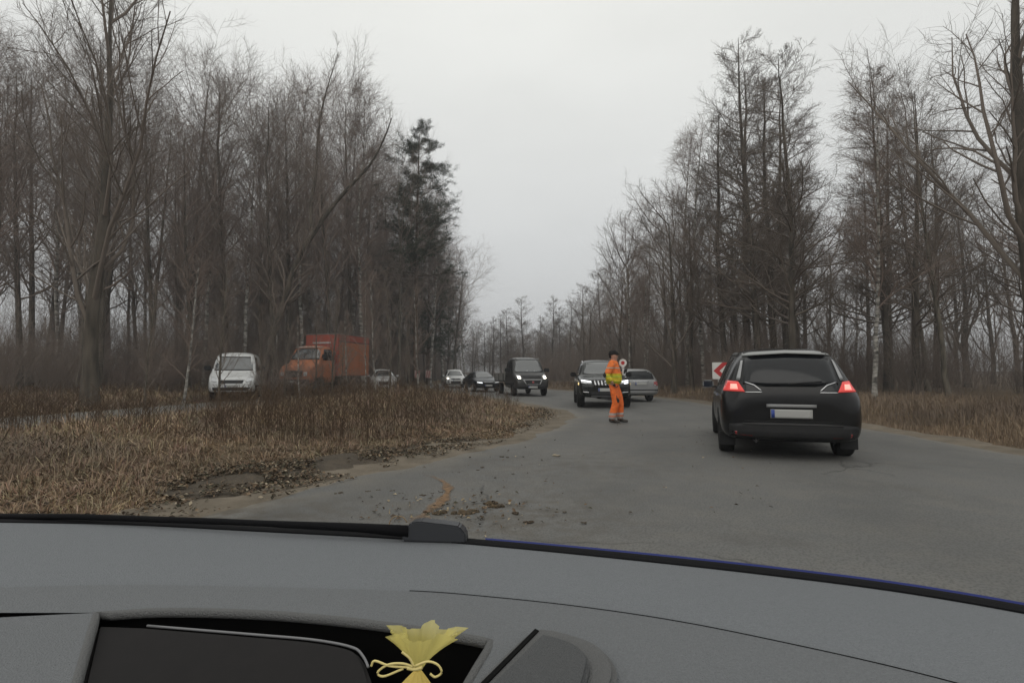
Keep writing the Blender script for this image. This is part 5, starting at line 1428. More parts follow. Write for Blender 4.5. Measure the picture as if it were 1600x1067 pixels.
c.prism('chassis_rail', (.42, -1.3, .95), (.10, 4.6, .22), m_plast, bevel=.01)
c.prism('fuel_tank', (-.95, -.75, .78), (.42, .95, .45), m_steel, bevel=.08)
c.prism('tool_box', (.95, -.75, .78), (.42, .95, .45), m_plast, bevel=.03)
c.prism('rear_bumper', (0, -3.42, .70), (2.2, .08, .16), m_steel, bevel=.02)
# ------------------------------------------------------------------ traffic marshal
def skin_obj(name, chains, mt, parent, sub=2, root=0):
    """chains: list of [(x,y,z,radius), ...]; points with the same position are shared, so limbs join smoothly"""
    idx, V_, Rd, E_ = {}, [], [], []
    for ch in chains:
        prev = None
        for p in ch:
            k = (round(p[0], 4), round(p[1], 4), round(p[2], 4))
            if k not in idx:
                idx[k] = len(V_); V_.append(p[:3]); Rd.append((p[3], p[4] if len(p) > 4 else p[3]))
            if prev is not None and prev != idx[k]: E_.append((prev, idx[k]))
            prev = idx[k]
    me = bpy.data.meshes.new(name); me.from_pydata(V_, E_, []); me.update()
    o_ = bpy.data.objects.new(name, me); col.objects.link(o_)
    o_.modifiers.new('skin', 'SKIN')
    sv = me.skin_vertices[0].data
    for i, r_ in enumerate(Rd): sv[i].radius = r_; sv[i].use_root = (i == root)
    md = o_.modifiers.new('sub', 'SUBSURF'); md.levels = sub; md.render_levels = sub
    res = eval_mesh(o_)
    bpy.data.objects.remove(o_)
    res.name = name; res.materials.clear(); res.materials.append(mt)
    res.polygons.foreach_set('use_smooth', [True] * len(res.polygons))
    return link(bpy.data.objects.new(name, res), parent)

m_skin = mat('skin', (0.42, 0.24, 0.17), 0.6, spec=0.3, noise=(20, 0.3, (0.36, 0.19, 0.14)))
m_hair = mat('dark_cap', (0.014, 0.013, 0.013), 0.9, spec=0.2, noise=(40, 0.4, (0.03, 0.027, 0.025)))
m_boot = mat('dark_boot', (0.028, 0.022, 0.018), 0.7, noise=(12, .5, (0.05, 0.04, 0.03)))
m_glove = mat('black_glove', (0.014, 0.014, 0.015), 0.75)
m_red = mat('sign_red', (0.42, 0.022, 0.022), 0.5)
m_wh = mat('sign_white', (0.62, 0.61, 0.58), 0.5, noise=(3, .4, (.5, .48, .44)))

def banded(name, base, bands, rough=0.75, wr=7.0):
    """fabric whose sewn-on bands lie at given heights (z0, z1, colour)"""
    m = bpy.data.materials.new(name); m.use_nodes = True; t = m.node_tree; b = t.nodes['Principled BSDF']
    tcn = t.nodes.new('ShaderNodeTexCoord'); sp = t.nodes.new('ShaderNodeSeparateXYZ'); t.links.new(tcn.outputs['Object'], sp.inputs[0])
    cur = None
    for z0, z1, cc in bands:
        g1 = t.nodes.new('ShaderNodeMath'); g1.operation = 'GREATER_THAN'; g1.inputs[1].default_value = z0; t.links.new(sp.outputs['Z'], g1.inputs[0])
        g2 = t.nodes.new('ShaderNodeMath'); g2.operation = 'LESS_THAN'; g2.inputs[1].default_value = z1; t.links.new(sp.outputs['Z'], g2.inputs[0])
        mu = t.nodes.new('ShaderNodeMath'); mu.operation = 'MULTIPLY'; t.links.new(g1.outputs[0], mu.inputs[0]); t.links.new(g2.outputs[0], mu.inputs[1])
        mx_ = t.nodes.new('ShaderNodeMix'); mx_.data_type = 'RGBA'; mx_.inputs[6].default_value = (*base, 1); mx_.inputs[7].default_value = (*cc, 1)
        if cur is not None: t.links.new(cur, mx_.inputs[6])
        t.links.new(mu.outputs[0], mx_.inputs[0]); cur = mx_.outputs[2]
    if cur is not None:
        dn = t.nodes.new('ShaderNodeTexNoise'); dn.inputs['Scale'].default_value = 9; dn.inputs['Detail'].default_value = 6
        t.links.new(tcn.outputs['Object'], dn.inputs['Vector'])
        dr = t.nodes.new('ShaderNodeMapRange'); dr.inputs[1].default_value = 0.35; dr.inputs[2].default_value = 0.7; dr.inputs[3].default_value = 1.0; dr.inputs[4].default_value = 0.74
        t.links.new(dn.outputs[0], dr.inputs[0])
        dm = t.nodes.new('ShaderNodeVectorMath'); dm.operation = 'SCALE'; t.links.new(cur, dm.inputs[0]); t.links.new(dr.outputs[0], dm.inputs[3])
        cur = dm.outputs[0]; t.links.new(cur, b.inputs['Base Color'])
    else: b.inputs['Base Color'].default_value = (*base, 1)
    nb = t.nodes.new('ShaderNodeTexNoise'); nb.inputs['Scale'].default_value = wr; nb.inputs['Detail'].default_value = 5
    mpn = t.nodes.new('ShaderNodeMapping'); mpn.inputs['Scale'].default_value = (1, 1, 1.8)
    t.links.new(tcn.outputs['Object'], mpn.inputs[0]); t.links.new(mpn.outputs[0], nb.inputs['Vector'])
    bp = t.nodes.new('ShaderNodeBump'); bp.inputs['Strength'].default_value = 0.9; bp.inputs['Distance'].default_value = 0.05
    t.links.new(nb.outputs[0], bp.inputs['Height']); t.links.new(bp.outputs[0], b.inputs['Normal'])
    b.inputs['Roughness'].default_value = rough
    return m
ORG = (0.86, 0.165, 0.022)
YEL = (0.72, 0.56, 0.03); LIM = (0.42, 0.52, 0.04)
m_jacket = banded('hi_vis_jacket', (0.86, 0.20, 0.035), [(0.94, 1.21, YEL), (1.12, 1.155, LIM), (0.985, 1.02, LIM), (1.335, 1.36, (0.45, 0.42, 0.36))])
m_trouser = banded('hi_vis_trousers', ORG, [(0.10, 0.155, (0.42, 0.36, 0.33)), (0.155, 0.20, (0.55, 0.20, 0.12)), (0.20, 0.255, (0.42, 0.36, 0.33))])

pm = empty('person', (2.55, 13.0, 0.012), R(-14), 'traffic marshal in orange hi-vis suit and black cap holding up a disc', 'person')
# body: one continuous figure (facing +x; -y is the side towards the camera)
def fingers(wrist, d, side, s=1.0):
    """palm and five fingers of a gloved hand, half closed"""
    w_ = Vector(wrist); d = Vector(d).normalized(); sd = Vector(side).normalized(); n_ = d.cross(sd)
    ch = []; palm = w_ + d * .055
    for k, (o_, l_) in enumerate(((-.030, .062), (-.010, .074), (.011, .070), (.030, .056))):
        r0 = w_ + d * .085 + sd * o_; r1 = r0 + (d * .8 + n_ * .6) * l_ * .5; r2 = r1 + (d * .1 + n_ * 1.0) * l_ * .45; r3 = r2 + (d * -.7 + n_ * .6) * l_ * .3
        ch.append([(*w_, .042), (*palm, .046, .034), (*r0, .0095), (*r1, .0092), (*r2, .0088), (*r3, .008)])
    t0 = w_ + d * .035 - sd * .04; t1 = t0 + (d * .7 - sd * .3 + n_ * .6) * .035; t2 = t1 + (d * .5 + n_ * .8 + sd * .3) * .03
    ch.append([(*w_, .030), (*t0, .012), (*t1, .011), (*t2, .0095)])
    return ch
pel = (-.03, 0, .95, .135, .15); sp1 = (-.04, 0, 1.12, .125, .15); ch_ = (-.05, 0, 1.32, .13, .165); nk = (-.045, 0, 1.50, .075); hd0 = (-.02, 0, 1.575, .088, .08); hd = (-.03, 0, 1.655, .118, .10); hdt = (-.04, 0, 1.73, .10)
shR = (-.055, -.20, 1.45, .062); elR = (-.19, -.25, 1.16, .046); wrR = (-.04, -.225, .965, .030)
shL = (-.045, .20, 1.45, .062); elL = (.02, .26, 1.15, .046); wrL = (.185, .10, 1.235, .030)
hpR = (-.05, -.10, .92, .088); knR = (.02, -.115, .50, .060); anR = (-.10, -.115, .10, .042)
hpL = (-.02, .10, .92, .088); knL = (.10, .10, .50, .060); anL = (.09, .10, .10, .042)
body_ch = [[pel, sp1, ch_, nk, hd0, hd, hdt], [ch_, shR, elR, wrR], [ch_, shL, elL, wrL], [pel, hpR, knR, anR, (.0, -.115, .05, .035), (.075, -.115, .04, .03)], [pel, hpL, knL, anL, (.19, .10, .05, .035), (.26, .10, .04, .03)]]
body = skin_obj('body', body_ch, m_skin, pm)
# face
fz = 1.64
face = [((.054, -.0, fz), (.024, .014, .020))]
nose = box('nose', (.058, 0, 1.640), (.034, .026, .042), m_skin, body, .012)
for s in (-1, 1):
    box('ear', (-.035, s * .080, 1.645), (.045, .018, .062), m_skin, body, .008)
    box('eye', (.048, s * .032, 1.668), (.012, .024, .012), m_hair, body, .004)
box('mouth', (.054, 0, 1.598), (.012, .046, .010), mat('lips', (.30, .13, .11), .6), body, .004)
# clothes
def fat(p, d): return tuple(list(p[:3]) + [r_ + d for r_ in p[3:]])
jk = skin_obj('jacket', [[fat((-.03, 0, .90, .15, .165), .06), fat(sp1, .075), fat(ch_, .07), (-.047, 0, 1.49, .10, .10), (-.045, 0, 1.56, .098, .092)], [fat(ch_, .07), fat(shR, .045), fat(elR, .042), (-.075, -.23, 1.005, .064)], [fat(ch_, .07), fat(shL, .045), fat(elL, .042), (.145, .132, 1.215, .064)]], m_jacket, pm)
box('elbow_pad', (-.225, -.28, 1.17), (.11, .07, .13), m_glove, jk, .028)
tr = skin_obj('trousers', [[(-.03, 0, .98, .14, .155), (-.035, 0, .90, .135, .15)], [(-.035, 0, .90, .135, .15), fat(hpR, .015), (-.0, -.115, .68, .115), fat(knR, .042), (-.05, -.115, .28, .094), (-.098, -.115, .075, .10)],
              [(-.035, 0, .90, .135, .15), fat(hpL, .015), (.055, .105, .68, .115), fat(knL, .042), (.10, .10, .28, .094), (.088, .10, .075, .10)]], m_trouser, pm)
box('knee_patch', (.045, -.19, .60), (.075, .04, .20), m_glove, tr, .018, Matrix.Rotation(R(-18), 3, 'Y'))
for nm, x_, y_ in (('boot', -.10, -.115), ('boot', .09, .10)):
    skin_obj(nm, [[(x_, y_, .16, .052), (x_ - .01, y_, .07, .056, .05), (x_ + .07, y_, .052, .050, .045), (x_ + .17, y_, .045, .048, .036), (x_ + .205, y_, .042, .030, .028)], [(x_ - .01, y_, .07, .056, .05), (x_ - .055, y_, .045, .040, .04)]], m_boot, pm)
skin_obj('glove', fingers(wrR[:3], (.55, .05, -.8), (0, 1, 0)), m_glove, pm, 1)
skin_obj('glove', fingers(wrL[:3], (.75, -.35, .45), (0, .3, -1)), m_glove, pm, 1)
# knitted cap with a short peak
bm = bmesh.new(); bmesh.ops.create_uvsphere(bm, u_segments=20, v_segments=12, radius=1, matrix=Matrix.Translation((-.042, 0, 1.688)) @ Matrix.Diagonal((.118, .104, .105, 1)))
for v in list(bm.verts):
    if v.co.z < 1.664: v.co.z = 1.664
cap = bm_obj('cap', bm, m_hair, pm, True)
box('cap_peak', (.078, 0, 1.690), (.05, .12, .014), m_hair, cap, .006)
skin_obj('hair', [[(-.09, -.075, 1.64, .035), (-.125, 0, 1.625, .05), (-.09, .075, 1.64, .035)]], m_hair, pm, 1)

# signalling disc held up in the hand
pd = empty('signal_disc', (2.55, 13.0, 0.012), R(-14), 'white hand-held traffic disc with red ring held by the marshal', 'traffic disc')
cx, cy, cz = .185, .055, 1.475
rot = Matrix.Rotation(R(90), 4, 'X') @ Matrix.Identity(4)
def disc(name, r_, th_, mt, yoff, parent, ring=None):
    bm = bmesh.new()
    bmesh.ops.create_cone(bm, cap_ends=True, segments=32, radius1=r_, radius2=r_, depth=th_, matrix=Matrix.Translation((cx, cy + yoff, cz)) @ rot)
    return bm_obj(name, bm, mt, parent)
d0 = disc('disc', .095, .016, m_wh, 0, pd)
for s in (-1, 1):
    disc('red_centre', .045, .004, m_red, s * .0105, d0)
box('handle', (cx, cy, 1.29), (.034, .028, .24), m_wh, pd, .010)
box('collar', (cx, cy, 1.375), (.075, .024, .06), m_wh, pd, .010)

# ------------------------------------------------------------------ red arrow board on the outer shoulder
bp_ = Vector(((1112.5 - 800) / FPX * 21.5, 21.5, 0))
ab = empty('arrow_board', (bp_.x, bp_.y, float(gz(np.array([bp_.x + .6]), np.array([bp_.y]))[0])), R(-6), 'white board with red chevrons pointing left on the outer shoulder', 'road sign')
Wb, Hb, z0 = 1.36, .68, 1.06
brd = box('panel', (Wb / 2, 0, z0 + Hb / 2), (Wb, .03, Hb), m_wh, ab, .008)
for k in range(2):
    x0 = .04 + k * .68; h2_ = Hb / 2 - .002; t_ = .24
    pts2 = [(x0 + .0, 0), (x0 + .36, h2_), (x0 + .36 + t_, h2_), (x0 + t_, 0), (x0 + .36 + t_, -h2_), (x0 + .36, -h2_)]
    V_ = [(px_, -.019, z0 + Hb / 2 + pz) for px_, pz in pts2] + [(px_, -.013, z0 + Hb / 2 + pz) for px_, pz in pts2]
    F_ = [(0, 3, 2, 1), (0, 5, 4, 3)] + [(i, (i + 1) % 6, (i + 1) % 6 + 6, i + 6) for i in range(6)]
    mesh_obj('chevron', V_, F_, m_red, brd)
for x0 in (.25, 1.1):
    tube_obj('post', [(x0, .05, -.3), (x0, .05, z0 + Hb - .05)], .03, mat('galvanised', (.32, .32, .31), .5, metal=.6), ab)

# pale red and white marker boards beside the far lane
for k, (px, py, Y, w_) in enumerate(((652, 578, 43, .42), (669, 579, 43, .40))):
    p = at_depth(px, py, Y)
    r0 = empty('marker_board', (p.x, p.y, float(gz(np.array([p.x]), np.array([p.y]))[0]) - .02), R(10), ('pale red and white marker board beside the side lane' if k == 0 else 'second pale red and white marker board, next to the crossover'), 'marker board')
    pn = box('panel', (0, 0, 1.3), (w_, .03, .62), mat('faded_pink', (.26, .17, .16), .8, noise=(6, .8, (.30, .27, .25))), r0, .01)
    for s in (-1, 1):
        box('stripe', (s * w_ * .22, -.018, 1.3), (.10, .008, .60), mat('faded_red', (.20, .085, .075), .8), pn, .002, Matrix.Rotation(R(12), 3, 'Y'))
    tube_obj('post', [(0, .04, -.2), (0, .04, 1.5)], .03, m_steel, r0)
    box('foot', (0, .02, .09), (.5, .3, .1), m_plast, r0, .02)

# pale broken birch snag behind the truck cab
p = at_depth(431, 519, 36); zb = float(gz(np.array([p.x]), np.array([p.y]))[0])
sn = empty('broken_snag', (p.x, p.y, zb), 0, 'pale broken birch snag standing behind the orange truck bonnet', 'tree stump')
hz = p.z - zb + .45
tube_obj('trunk', [(-.1, 0, -.2), (-.05, .02, hz * .5), (0, 0, hz * .82), (.02, 0, hz)], [.16, .13, .12, .05], m_birch, sn, 9)
tube_obj('peeled_wood', [(.0, -.06, hz * .78), (.02, -.07, hz * .9), (.0, -.04, hz + .02)], [.07, .10, .03], mat('peeled_wood', (.50, .46, .38), .8), sn, 8)
# ------------------------------------------------------------------ the car the picture is taken from: dashboard, cowl, bonnet edge, wiper
ZD = 0.98
def dz(px, py, z=ZD):
    return on_z(px, py, z)
def grain_mat(name, color, c2, rough=0.62):
    return mat(name, color, rough, spec=0.35, noise=(520, 0.9, c2), bump=(700, 0.5))
m_dash = grain_mat('dash_grey', (0.155, 0.165, 0.176), (0.19, 0.201, 0.213))
m_dash2 = grain_mat('dash_grey_rear', (0.140, 0.147, 0.154), (0.172, 0.180, 0.188))
m_lid = grain_mat('dash_lid', (0.072, 0.075, 0.077), (0.084, 0.086, 0.088), 0.5)
m_bez = grain_mat('dash_bezel', (0.112, 0.113, 0.113), (0.128, 0.129, 0.128), 0.55)
m_hole = mat('dash_recess', (0.005, 0.005, 0.005), 0.9, spec=0.1)
m_scr = mat('screen_back', (0.013, 0.012, 0.012), 0.7, spec=0.15, noise=(80, 0.4, (0.018, 0.016, 0.016)))
m_cowl = mat('cowl_black', (0.007, 0.007, 0.008), 0.85, spec=0.1)
m_blue = mat('blue_bonnet', (0.008, 0.016, 0.12), 0.4, spec=0.12, coat=0.0)

car = empty('own_car', (0.0, 0.7, 0.0), 0, 'grey car dashboard with dark recess, wiper cap and blue bonnet edge', 'car')
def own(o_):
    o_.location = Vector(o_.location) - car.location   # geometry is given in world coordinates
    o_.parent = car
    return o_
def curve_pts(pts, n=60):
    return [tuple(q) for q in smooth_line(pts, n)]
far_px = curve_pts([(-260, 812), (0, 816), (200, 820), (400, 830), (640, 843), (800, 856), (1000, 876), (1198, 898), (1400, 924), (1600, 958), (1860, 1010)])
seam_px = curve_pts([(-260, 925), (0, 916), (200, 912), (400, 915), (640, 922), (760, 931), (900, 946), (1050, 968), (1198, 997), (1400, 1042), (1600, 1095), (1860, 1170)])
NP = 60
def surf(name, rows, mt, thick=0.02):
    """rows: list of NP-long lists of points; a smooth sheet with a skirt"""
    n = len(rows); V_ = [p for r_ in rows for p in r_]; m_ = len(rows[0])
    F_ = [(i * m_ + j, i * m_ + j + 1, (i + 1) * m_ + j + 1, (i + 1) * m_ + j) for i in range(n - 1) for j in range(m_ - 1)]
    o_ = mesh_obj(name, V_, [f[::-1] for f in F_], mt, None, True)
    return own(o_)
front_rows = []
for k, t in enumerate(np.linspace(0, 1, 8)):
    row = []
    for a, b in zip(far_px, seam_px):
        p0, p1 = dz(*a), dz(*b)
        q = p0.lerp(p1, t); q.z = ZD + 0.010 * math.sin(math.pi * t) * 0.6 - (0.003 if t == 1 else 0)
        row.append(q)
    front_rows.append(row)
lip = [p - Vector((0, 0, .03)) for p in front_rows[-1]]
surf('dash_top', front_rows, m_dash)
surf('seam_gap', [front_rows[-1], [p - Vector((0, .002, .03)) for p in front_rows[-1]]], m_hole)
lo_px = [(a, 1130 + max(0, (a - 1198)) * 0.30) for a, b in seam_px]
# recess outline
rec_top = curve_pts([(150, 950), (260, 944), (400, 947), (520, 956), (640, 970), (740, 986), (768, 992)], 24)
def top_edge(px):
    xs = [p[0] for p in rec_top]; ys = [p[1] for p in rec_top]
    return float(np.interp(px, xs, ys))
def seam_y(px):
    return float(np.interp(px, [p[0] for p in seam_px], [p[1] for p in seam_px]))
rows = []
for t in np.linspace(0, 1, 6):            # band between the seam and the recess
    row = []
    for a in np.linspace(-320, 768, 40):
        b = seam_y(a); y1 = max(top_edge(a), b + 8)
        q = dz(a, b + (y1 - b) * t + 1.2 * (1 - t)); q.z = ZD - 0.004 * t * t
        row.append(q)
    rows.append(row)
surf('dash_shelf', rows, m_dash2)
# block right of the recess, from the seam down past the vent
rgt = []
lb = [(768, seam_y(768) + (992 - seam_y(768)) * u) for u in np.linspace(0, 1, 5)] + [(770 - 96 * u, 992 + 145 * u) for u in np.linspace(0.1, 1, 9)]
for (xl, yl) in lb:
    y0 = seam_y(xl) + 1.2; y1 = 1137.0
    s_ = min(max((yl - y0) / (y1 - y0), 0.0), 1.0)
    row = []
    for t in np.linspace(0, 1, 44) ** 1.3:
        px = xl + (1900 - xl) * t
        ya = seam_y(px) + 1.2; yb = max(1137 + max(0, px - 1198) * 0.30, ya + 60)
        q = dz(px, ya + (yb - ya) * s_); q.z = ZD - 0.004 * min(1, s_ * 3) ** 2 - 0.008 * s_ * s_
        row.append(q)
    rgt.append(row)
surf('dash_side', rgt, m_dash2)
lft = []
for t in np.linspace(0, 1, 5):
    row = []
    for a in np.linspace(0, 1, 20):
        x1 = 150 - a * 60; px = -320 + (x1 + 320) * t
        y0 = np.interp(px, [-320, 0, 150], [975, 957, 950]); py = y0 + (1140 - y0) * a
        q = dz(px, py); q.z = ZD - 0.004 - 0.012 * a * a
        row.append(q)
    lft.append(row)
surf('dash_side', lft[::-1], m_dash2)
# dark recess: walls and floor
top3 = [dz(*p) + Vector((0, 0, -.004)) for p in rec_top]
right3 = [dz(770 - a * 145 * .66, 992 + 145 * a) + Vector((0, 0, -.004 - .012 * a * a)) for a in np.linspace(0, 1, 12)]
left3 = [dz(150 - a * 60, 950 + 190 * a) + Vector((0, 0, -.004 - .012 * a * a)) for a in np.linspace(0, 1, 12)]
outl = left3[::-1] + top3[1:] + right3[1:]
V_ = [p + Vector((0, 0, .0)) for p in outl] + [p + Vector((0, 0.004, -.012)) for p in outl] + [p + Vector((0, 0.012, -.09)) for p in outl]
n_ = len(outl)
F_ = [(i, i + 1, i + 1 + n_, i + n_) for i in range(n_ - 1)] + [(i + n_, i + 1 + n_, i + 1 + 2 * n_, i + 2 * n_) for i in range(n_ - 1)]
own(mesh_obj('recess_wall', V_, F_, m_hole, None, True))
fl = [Vector((-.75, .20, ZD - .088)), Vector((.12, .20, ZD - .088)), Vector((.12, .66, ZD - .088)), Vector((-.75, .66, ZD - .088))]
own(mesh_obj('recess_floor', fl, [(0, 1, 2, 3)], m_hole))
# rounded rim of the recess
def rim_tube(name, pts, r_, mt):
    o_ = tube_obj(name, [tuple(p) for p in pts], r_, mt); return own(o_)
rim_tube('seam_line', [dz(px, seam_y(px) + .6) + Vector((0, 0, .0002)) for px in np.linspace(640, 1800, 60)], .00045, m_hole)
rim_tube('recess_rim', [p + Vector((0, 0, -.0035)) for p in outl], .0045, m_bez)

def slab(name, pts, th_, mt, bevel=.003, parent=None, seg=3):
    """raised plate with rounded edges over a polygon of points"""
    bm = bmesh.new(); vs = [bm.verts.new(p - Vector((0, 0, th_))) for p in pts]; f = bm.faces.new(vs)
    if f.normal.z < 0: f.normal_flip()
    bm.normal_update()
    r_ = bmesh.ops.extrude_face_region(bm, geom=[f]); up = [v for v in r_['geom'] if isinstance(v, bmesh.types.BMVert)]
    bmesh.ops.translate(bm, vec=(0, 0, th_), verts=up)
    ed = [e_ for e_ in bm.edges if all(v in up for v in e_.verts)]
    bmesh.ops.bevel(bm, geom=ed, offset=bevel, segments=seg, affect='EDGES')
    o_ = bm_obj(name, bm, mt)
    return own(o_) if parent is None else o_
def poly(pts, z):
    return [dz(x_, y_, z) for x_, y_ in pts]
bz = poly(curve_pts([(795, 1010), (838, 980), (905, 992), (945, 1012), (964, 1045), (955, 1085), (935, 1125)], 22) + [(690, 1125), (745, 1060)], ZD + .0025)
slab('vent_bezel', bz, .0085, m_bez, .004)
gap = poly([(836, 981), (842, 984), (738, 1090), (700, 1128), (690, 1128), (732, 1084)], ZD + .0037)
slab('vent_gap', gap, .0012, m_hole, .0003)
lid = poly(curve_pts([(846, 987), (880, 996), (906, 1008), (921, 1028), (918, 1052), (908, 1085), (894, 1125)], 22) + [(708, 1125), (745, 1086)], ZD + .009)
slab('vent_lid', lid, .008, m_lid, .003)
# display unit standing in the recess
scp = [dz(150, 975, ZD - .012)] + poly(curve_pts([(230, 978), (400, 992), (490, 1000), (548, 1011), (566, 1024), (578, 1050), (596, 1110)], 26), ZD - .012) + poly([(596, 1135), (110, 1135)], ZD - .012)
sc_o = slab('display_unit', scp, .016, m_scr, .004)
rim_tube('display_rim_highlight', [p + Vector((0, 0, .0005)) for p in scp[1:22]], .0011, mat('display_rim_highlight', (.16, .16, .165), .4))  # lighter grey rim: the highlight along the display's edge is put into its colour

# windscreen base: black cowl, blue rear edge of the bonnet
def band(name, f0, f1, z0, z1, mt, px_min=None, px_max=None):
    A, B = [], []
    for (a, b) in far_px:
        if px_min is not None and a < px_min: continue
        if px_max is not None and a > px_max: continue
        p = dz(a, b); d = Vector((p.x, p.y, 0)).normalized()
        A.append(Vector((p.x, p.y, 0)) + d * f0 + Vector((0, 0, z0))); B.append(Vector((p.x, p.y, 0)) + d * f1 + Vector((0, 0, z1)))
    n = len(A)
    C_ = [p - Vector((0, 0, .02)) for p in A]; D_ = [p - Vector((0, 0, .02)) for p in B]
    V_ = A + B + D_ + C_
    F_ = [(k * n + i, k * n + i + 1, ((k + 1) % 4) * n + i + 1, ((k + 1) % 4) * n + i) for k in range(4) for i in range(n - 1)]
    bm = bmesh.new(); vs = [bm.verts.new(v) for v in V_]
    for f in F_: bm.faces.new([vs[i] for i in f])
    return own(bm_obj(name, bm, mt, None, False))
band('windscreen_seal', -.002, .010, ZD + .002, ZD + .0025, m_cowl)
band('cowl', .0105, .020, ZD + .0015, ZD + .0015, mat('cowl_grey_black', (.008, .008, .009), .8, spec=.1))
band('bonnet_edge', .0205, .027, ZD + .0005, ZD + .0016, m_blue, 740)
# bonnet falling away steeply in front of the windscreen
rowsb = []
for t, (dy, zz) in enumerate(((.05, -.014), (.12, -.055), (.25, -.13), (.45, -.25), (.70, -.40), (.80, -.50), (.82, -.62))):
    row = []
    for (a, b) in far_px:
        p = dz(a, b); row.append(Vector((p.x, p.y + dy, ZD + zz)))
    rowsb.append(row)
surf('bonnet', rowsb[::-1], m_blue)
# body sides closing the bonnet and dashboard at both ends
for idx_, sg in ((-1, 1), (0, -1)):
    tp_ = [row[idx_] for row in rowsb]
    x_e = tp_[0].x + sg * 0.004
    top_ = [Vector((x_e, -0.55, ZD - .02)), Vector((x_e, tp_[0].y - .06, ZD - .02))] + [Vector((x_e, p.y, p.z - .004)) for p in tp_]
    V_ = top_ + [Vector((p.x, p.y, .24)) for p in top_]
    V_ = V_ + [p + Vector((sg * .03, 0, 0)) for p in V_]
    n_ = len(top_); F_ = []
    for i in range(n_ - 1):
        F_ += [(i, i + 1, n_ + i + 1, n_ + i), (2 * n_ + i, 3 * n_ + i, 3 * n_ + i + 1, 2 * n_ + i + 1), (i, 2 * n_ + i, 2 * n_ + i + 1, i + 1)]
    own(mesh_obj('body_side', V_, F_, m_blue))
# wiper arm with its cap lying on the cowl
wp = [at_depth(px, py, .70) for px, py in ((628, 834), (641, 816), (655, 814.5), (700, 819.5), (717, 822), (727, 833), (729, 850), (628, 846))]
bm = bmesh.new(); vs = [bm.verts.new(p) for p in wp]; f = bm.faces.new(vs)
r_ = bmesh.ops.extrude_face_region(bm, geom=[f]); bmesh.ops.translate(bm, vec=(0, .035, -.004), verts=[v for v in r_['geom'] if isinstance(v, bmesh.types.BMVert)])
bmesh.ops.bevel(bm, geom=list(bm.edges), offset=.0022, segments=2, affect='EDGES')
own(bm_obj('wiper_cap', bm, mat('wiper_grey', (.035, .037, .042), .45, spec=.4)))
wb = [tuple(at_depth(px, py, Y)) for px, py, Y in ((-100, 806, .84), (120, 807, .80), (330, 814, .755), (420, 818, .735), (560, 824, .715), (640, 830, .705))]
own(tube_obj('wiper_blade', wb, [.0045] * 4 + [.006, .008], m_cowl))
st_ = [tuple(at_depth(px, py, .71)) for px, py in ((607, 826), (610, 813), (619, 806), (630, 808), (636, 816))]
s_ = tube_obj('dry_straw', [tuple(q) for q in smooth_line(st_, 14)], .0007, mat('straw', (.22, .15, .08), .8))
tag(s_, 'thin curled dry straw caught on the wiper', 'straw')

# ------------------------------------------------------------------ yellow gauze gift pouch in the recess
pouch = empty('gift_pouch', dz(640, 1050, ZD - .045), 0, 'yellow gauze gift pouch tied with pale ribbon on the dashboard', 'pouch')
def gauze(name, color, alpha):
    m = bpy.data.materials.new(name); m.use_nodes = True; t = m.node_tree; b = t.nodes['Principled BSDF']
    b.inputs['Base Color'].default_value = (*color, 1); b.inputs['Roughness'].default_value = 0.55
    tr_ = t.nodes.new('ShaderNodeBsdfTranslucent'); tr_.inputs[0].default_value = (*color, 1)
    tp = t.nodes.new('ShaderNodeBsdfTransparent'); m1 = t.nodes.new('ShaderNodeMixShader'); m1.inputs[0].default_value = .35
    m2 = t.nodes.new('ShaderNodeMixShader'); m2.inputs[0].default_value = alpha
    o_ = t.nodes['Material Output']
    t.links.new(b.outputs[0], m1.inputs[1]); t.links.new(tr_.outputs[0], m1.inputs[2]); t.links.new(tp.outputs[0], m2.inputs[1]); t.links.new(m1.outputs[0], m2.inputs[2]); t.links.new(m2.outputs[0], o_.inputs[0])
    return m
m_gauze = gauze('yellow_gauze', (.90, .80, .28), .58)
m_gauze2 = gauze('yellow_gauze_deep', (.82, .64, .18), .92)
m_rib = mat('pale_ribbon', (.66, .55, .22), .5, spec=.4)
def to_local(p): return Vector(p) - pouch.location
pY = 0.400
neck = to_local(at_depth(653, 1047, pY)); pxm = pY / FPX     # metres per pixel at the pouch
# flared ruffle above the neck
V_, F_ = [], []; nu, nv = 72, 9
for j in range(nv):
    t = j / (nv - 1)
    for i in range(nu):
        a = 2 * math.pi * i / nu
        rr = (.0022 + .0225 * t ** 0.95) * (1 + .20 * t * math.sin(9 * a + 1) + .12 * t * math.sin(23 * a))
        lift = .0275 * t ** .8 * (1 + .10 * math.sin(5 * a + .6) * t)
        tilt = Vector((.10, .0, 1)).normalized()
        V_.append(neck + Vector((rr * math.cos(a) + .005 * t, rr * math.sin(a) * .42, lift)))
for j in range(nv - 1):
    for i in range(nu):
        F_.append((j * nu + i, j * nu + (i + 1) % nu, (j + 1) * nu + (i + 1) % nu, (j + 1) * nu + i))
mesh_obj('ruffle', V_, F_, m_gauze, pouch, True)
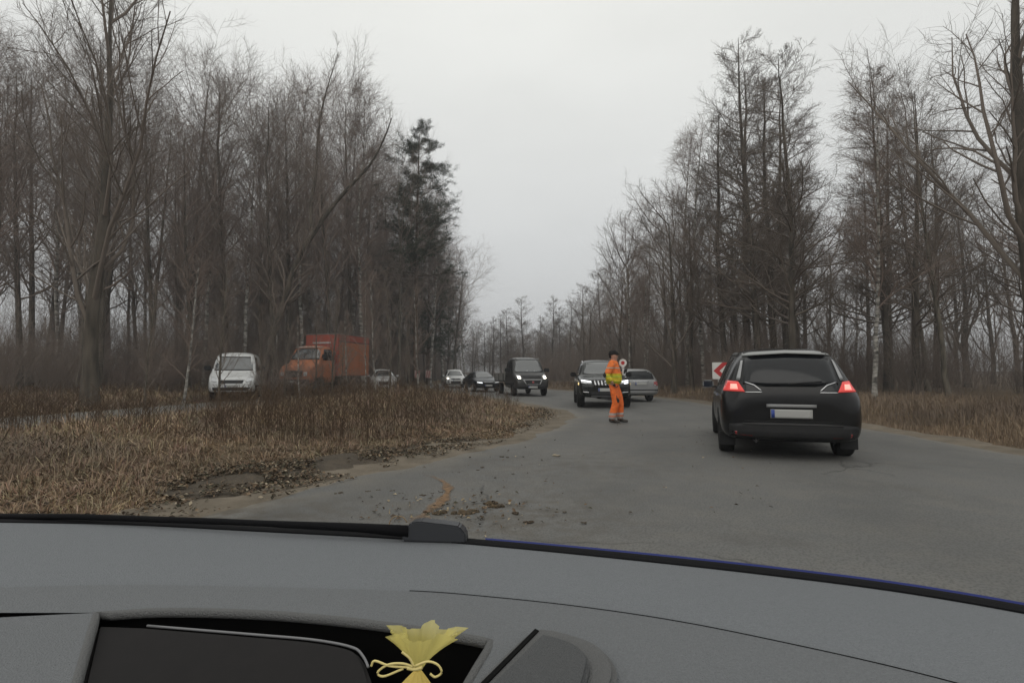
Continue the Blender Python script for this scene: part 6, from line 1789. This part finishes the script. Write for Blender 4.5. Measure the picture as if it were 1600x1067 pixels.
# gathered bag below the neck
V_, F_ = [], []
for j in range(nv):
    t = j / (nv - 1)
    for i in range(nu):
        a = 2 * math.pi * i / nu
        rr = (.0025 + .021 * math.sin(min(t * 1.9, 1.57))) * (1 + .10 * (1 - t) * math.sin(11 * a) + .04 * math.sin(6 * a + 2))
        V_.append(neck + Vector((rr * math.cos(a) - .006 * t, rr * math.sin(a) * .7, -.050 * t)))
for j in range(nv - 1):
    for i in range(nu):
        F_.append((j * nu + i, j * nu + (i + 1) % nu, (j + 1) * nu + (i + 1) % nu, (j + 1) * nu + i))
F_.append(tuple((nv - 1) * nu + i for i in range(nu)))
mesh_obj('bag', V_, F_, m_gauze2, pouch, True)
def ribbon(name, pts, r_=.0008):
    P_ = [tuple(to_local(at_depth(px, py, pY - .022))) for px, py in pts]
    return tube_obj(name, [tuple(q) for q in smooth_line(P_, 24)], r_, m_rib, pouch, 8)
ribbon('ribbon_loop', [(648, 1040), (668, 1033), (684, 1038), (690, 1050), (680, 1057), (672, 1052)])
ribbon('ribbon_loop', [(646, 1041), (628, 1036), (606, 1038), (590, 1050), (600, 1056), (630, 1044)])
ribbon('ribbon_tail', [(644, 1042), (610, 1040), (586, 1032), (580, 1040)])
ribbon('ribbon_tail', [(646, 1040), (640, 1028), (628, 1018)])
ribbon('tie', [(636, 1043), (648, 1045), (660, 1042)], .0012)

# ------------------------------------------------------------------ damp winter air
V_, F_ = box_data((0, 100, 15.0), (2200, 2400, 36))
hz_o = mesh_obj('haze', V_, F_, None)
mh_ = bpy.data.materials.new('haze'); mh_.use_nodes = True; t = mh_.node_tree
for n_ in list(t.nodes):
    if n_.type != 'OUTPUT_MATERIAL': t.nodes.remove(n_)
pv = t.nodes.new('ShaderNodeVolumePrincipled'); pv.inputs['Density'].default_value = 0.0016
pv.inputs['Color'].default_value = (0.80, 0.82, 0.86, 1); pv.inputs['Anisotropy'].default_value = 0.2
t.links.new(pv.outputs[0], t.nodes['Material Output'].inputs['Volume'])
mh_.cycles.homogeneous_volume = True if hasattr(mh_, 'cycles') else None
hz_o.data.materials.append(mh_)
tag(hz_o, 'thin grey winter haze between the trees', None, kind='stuff')
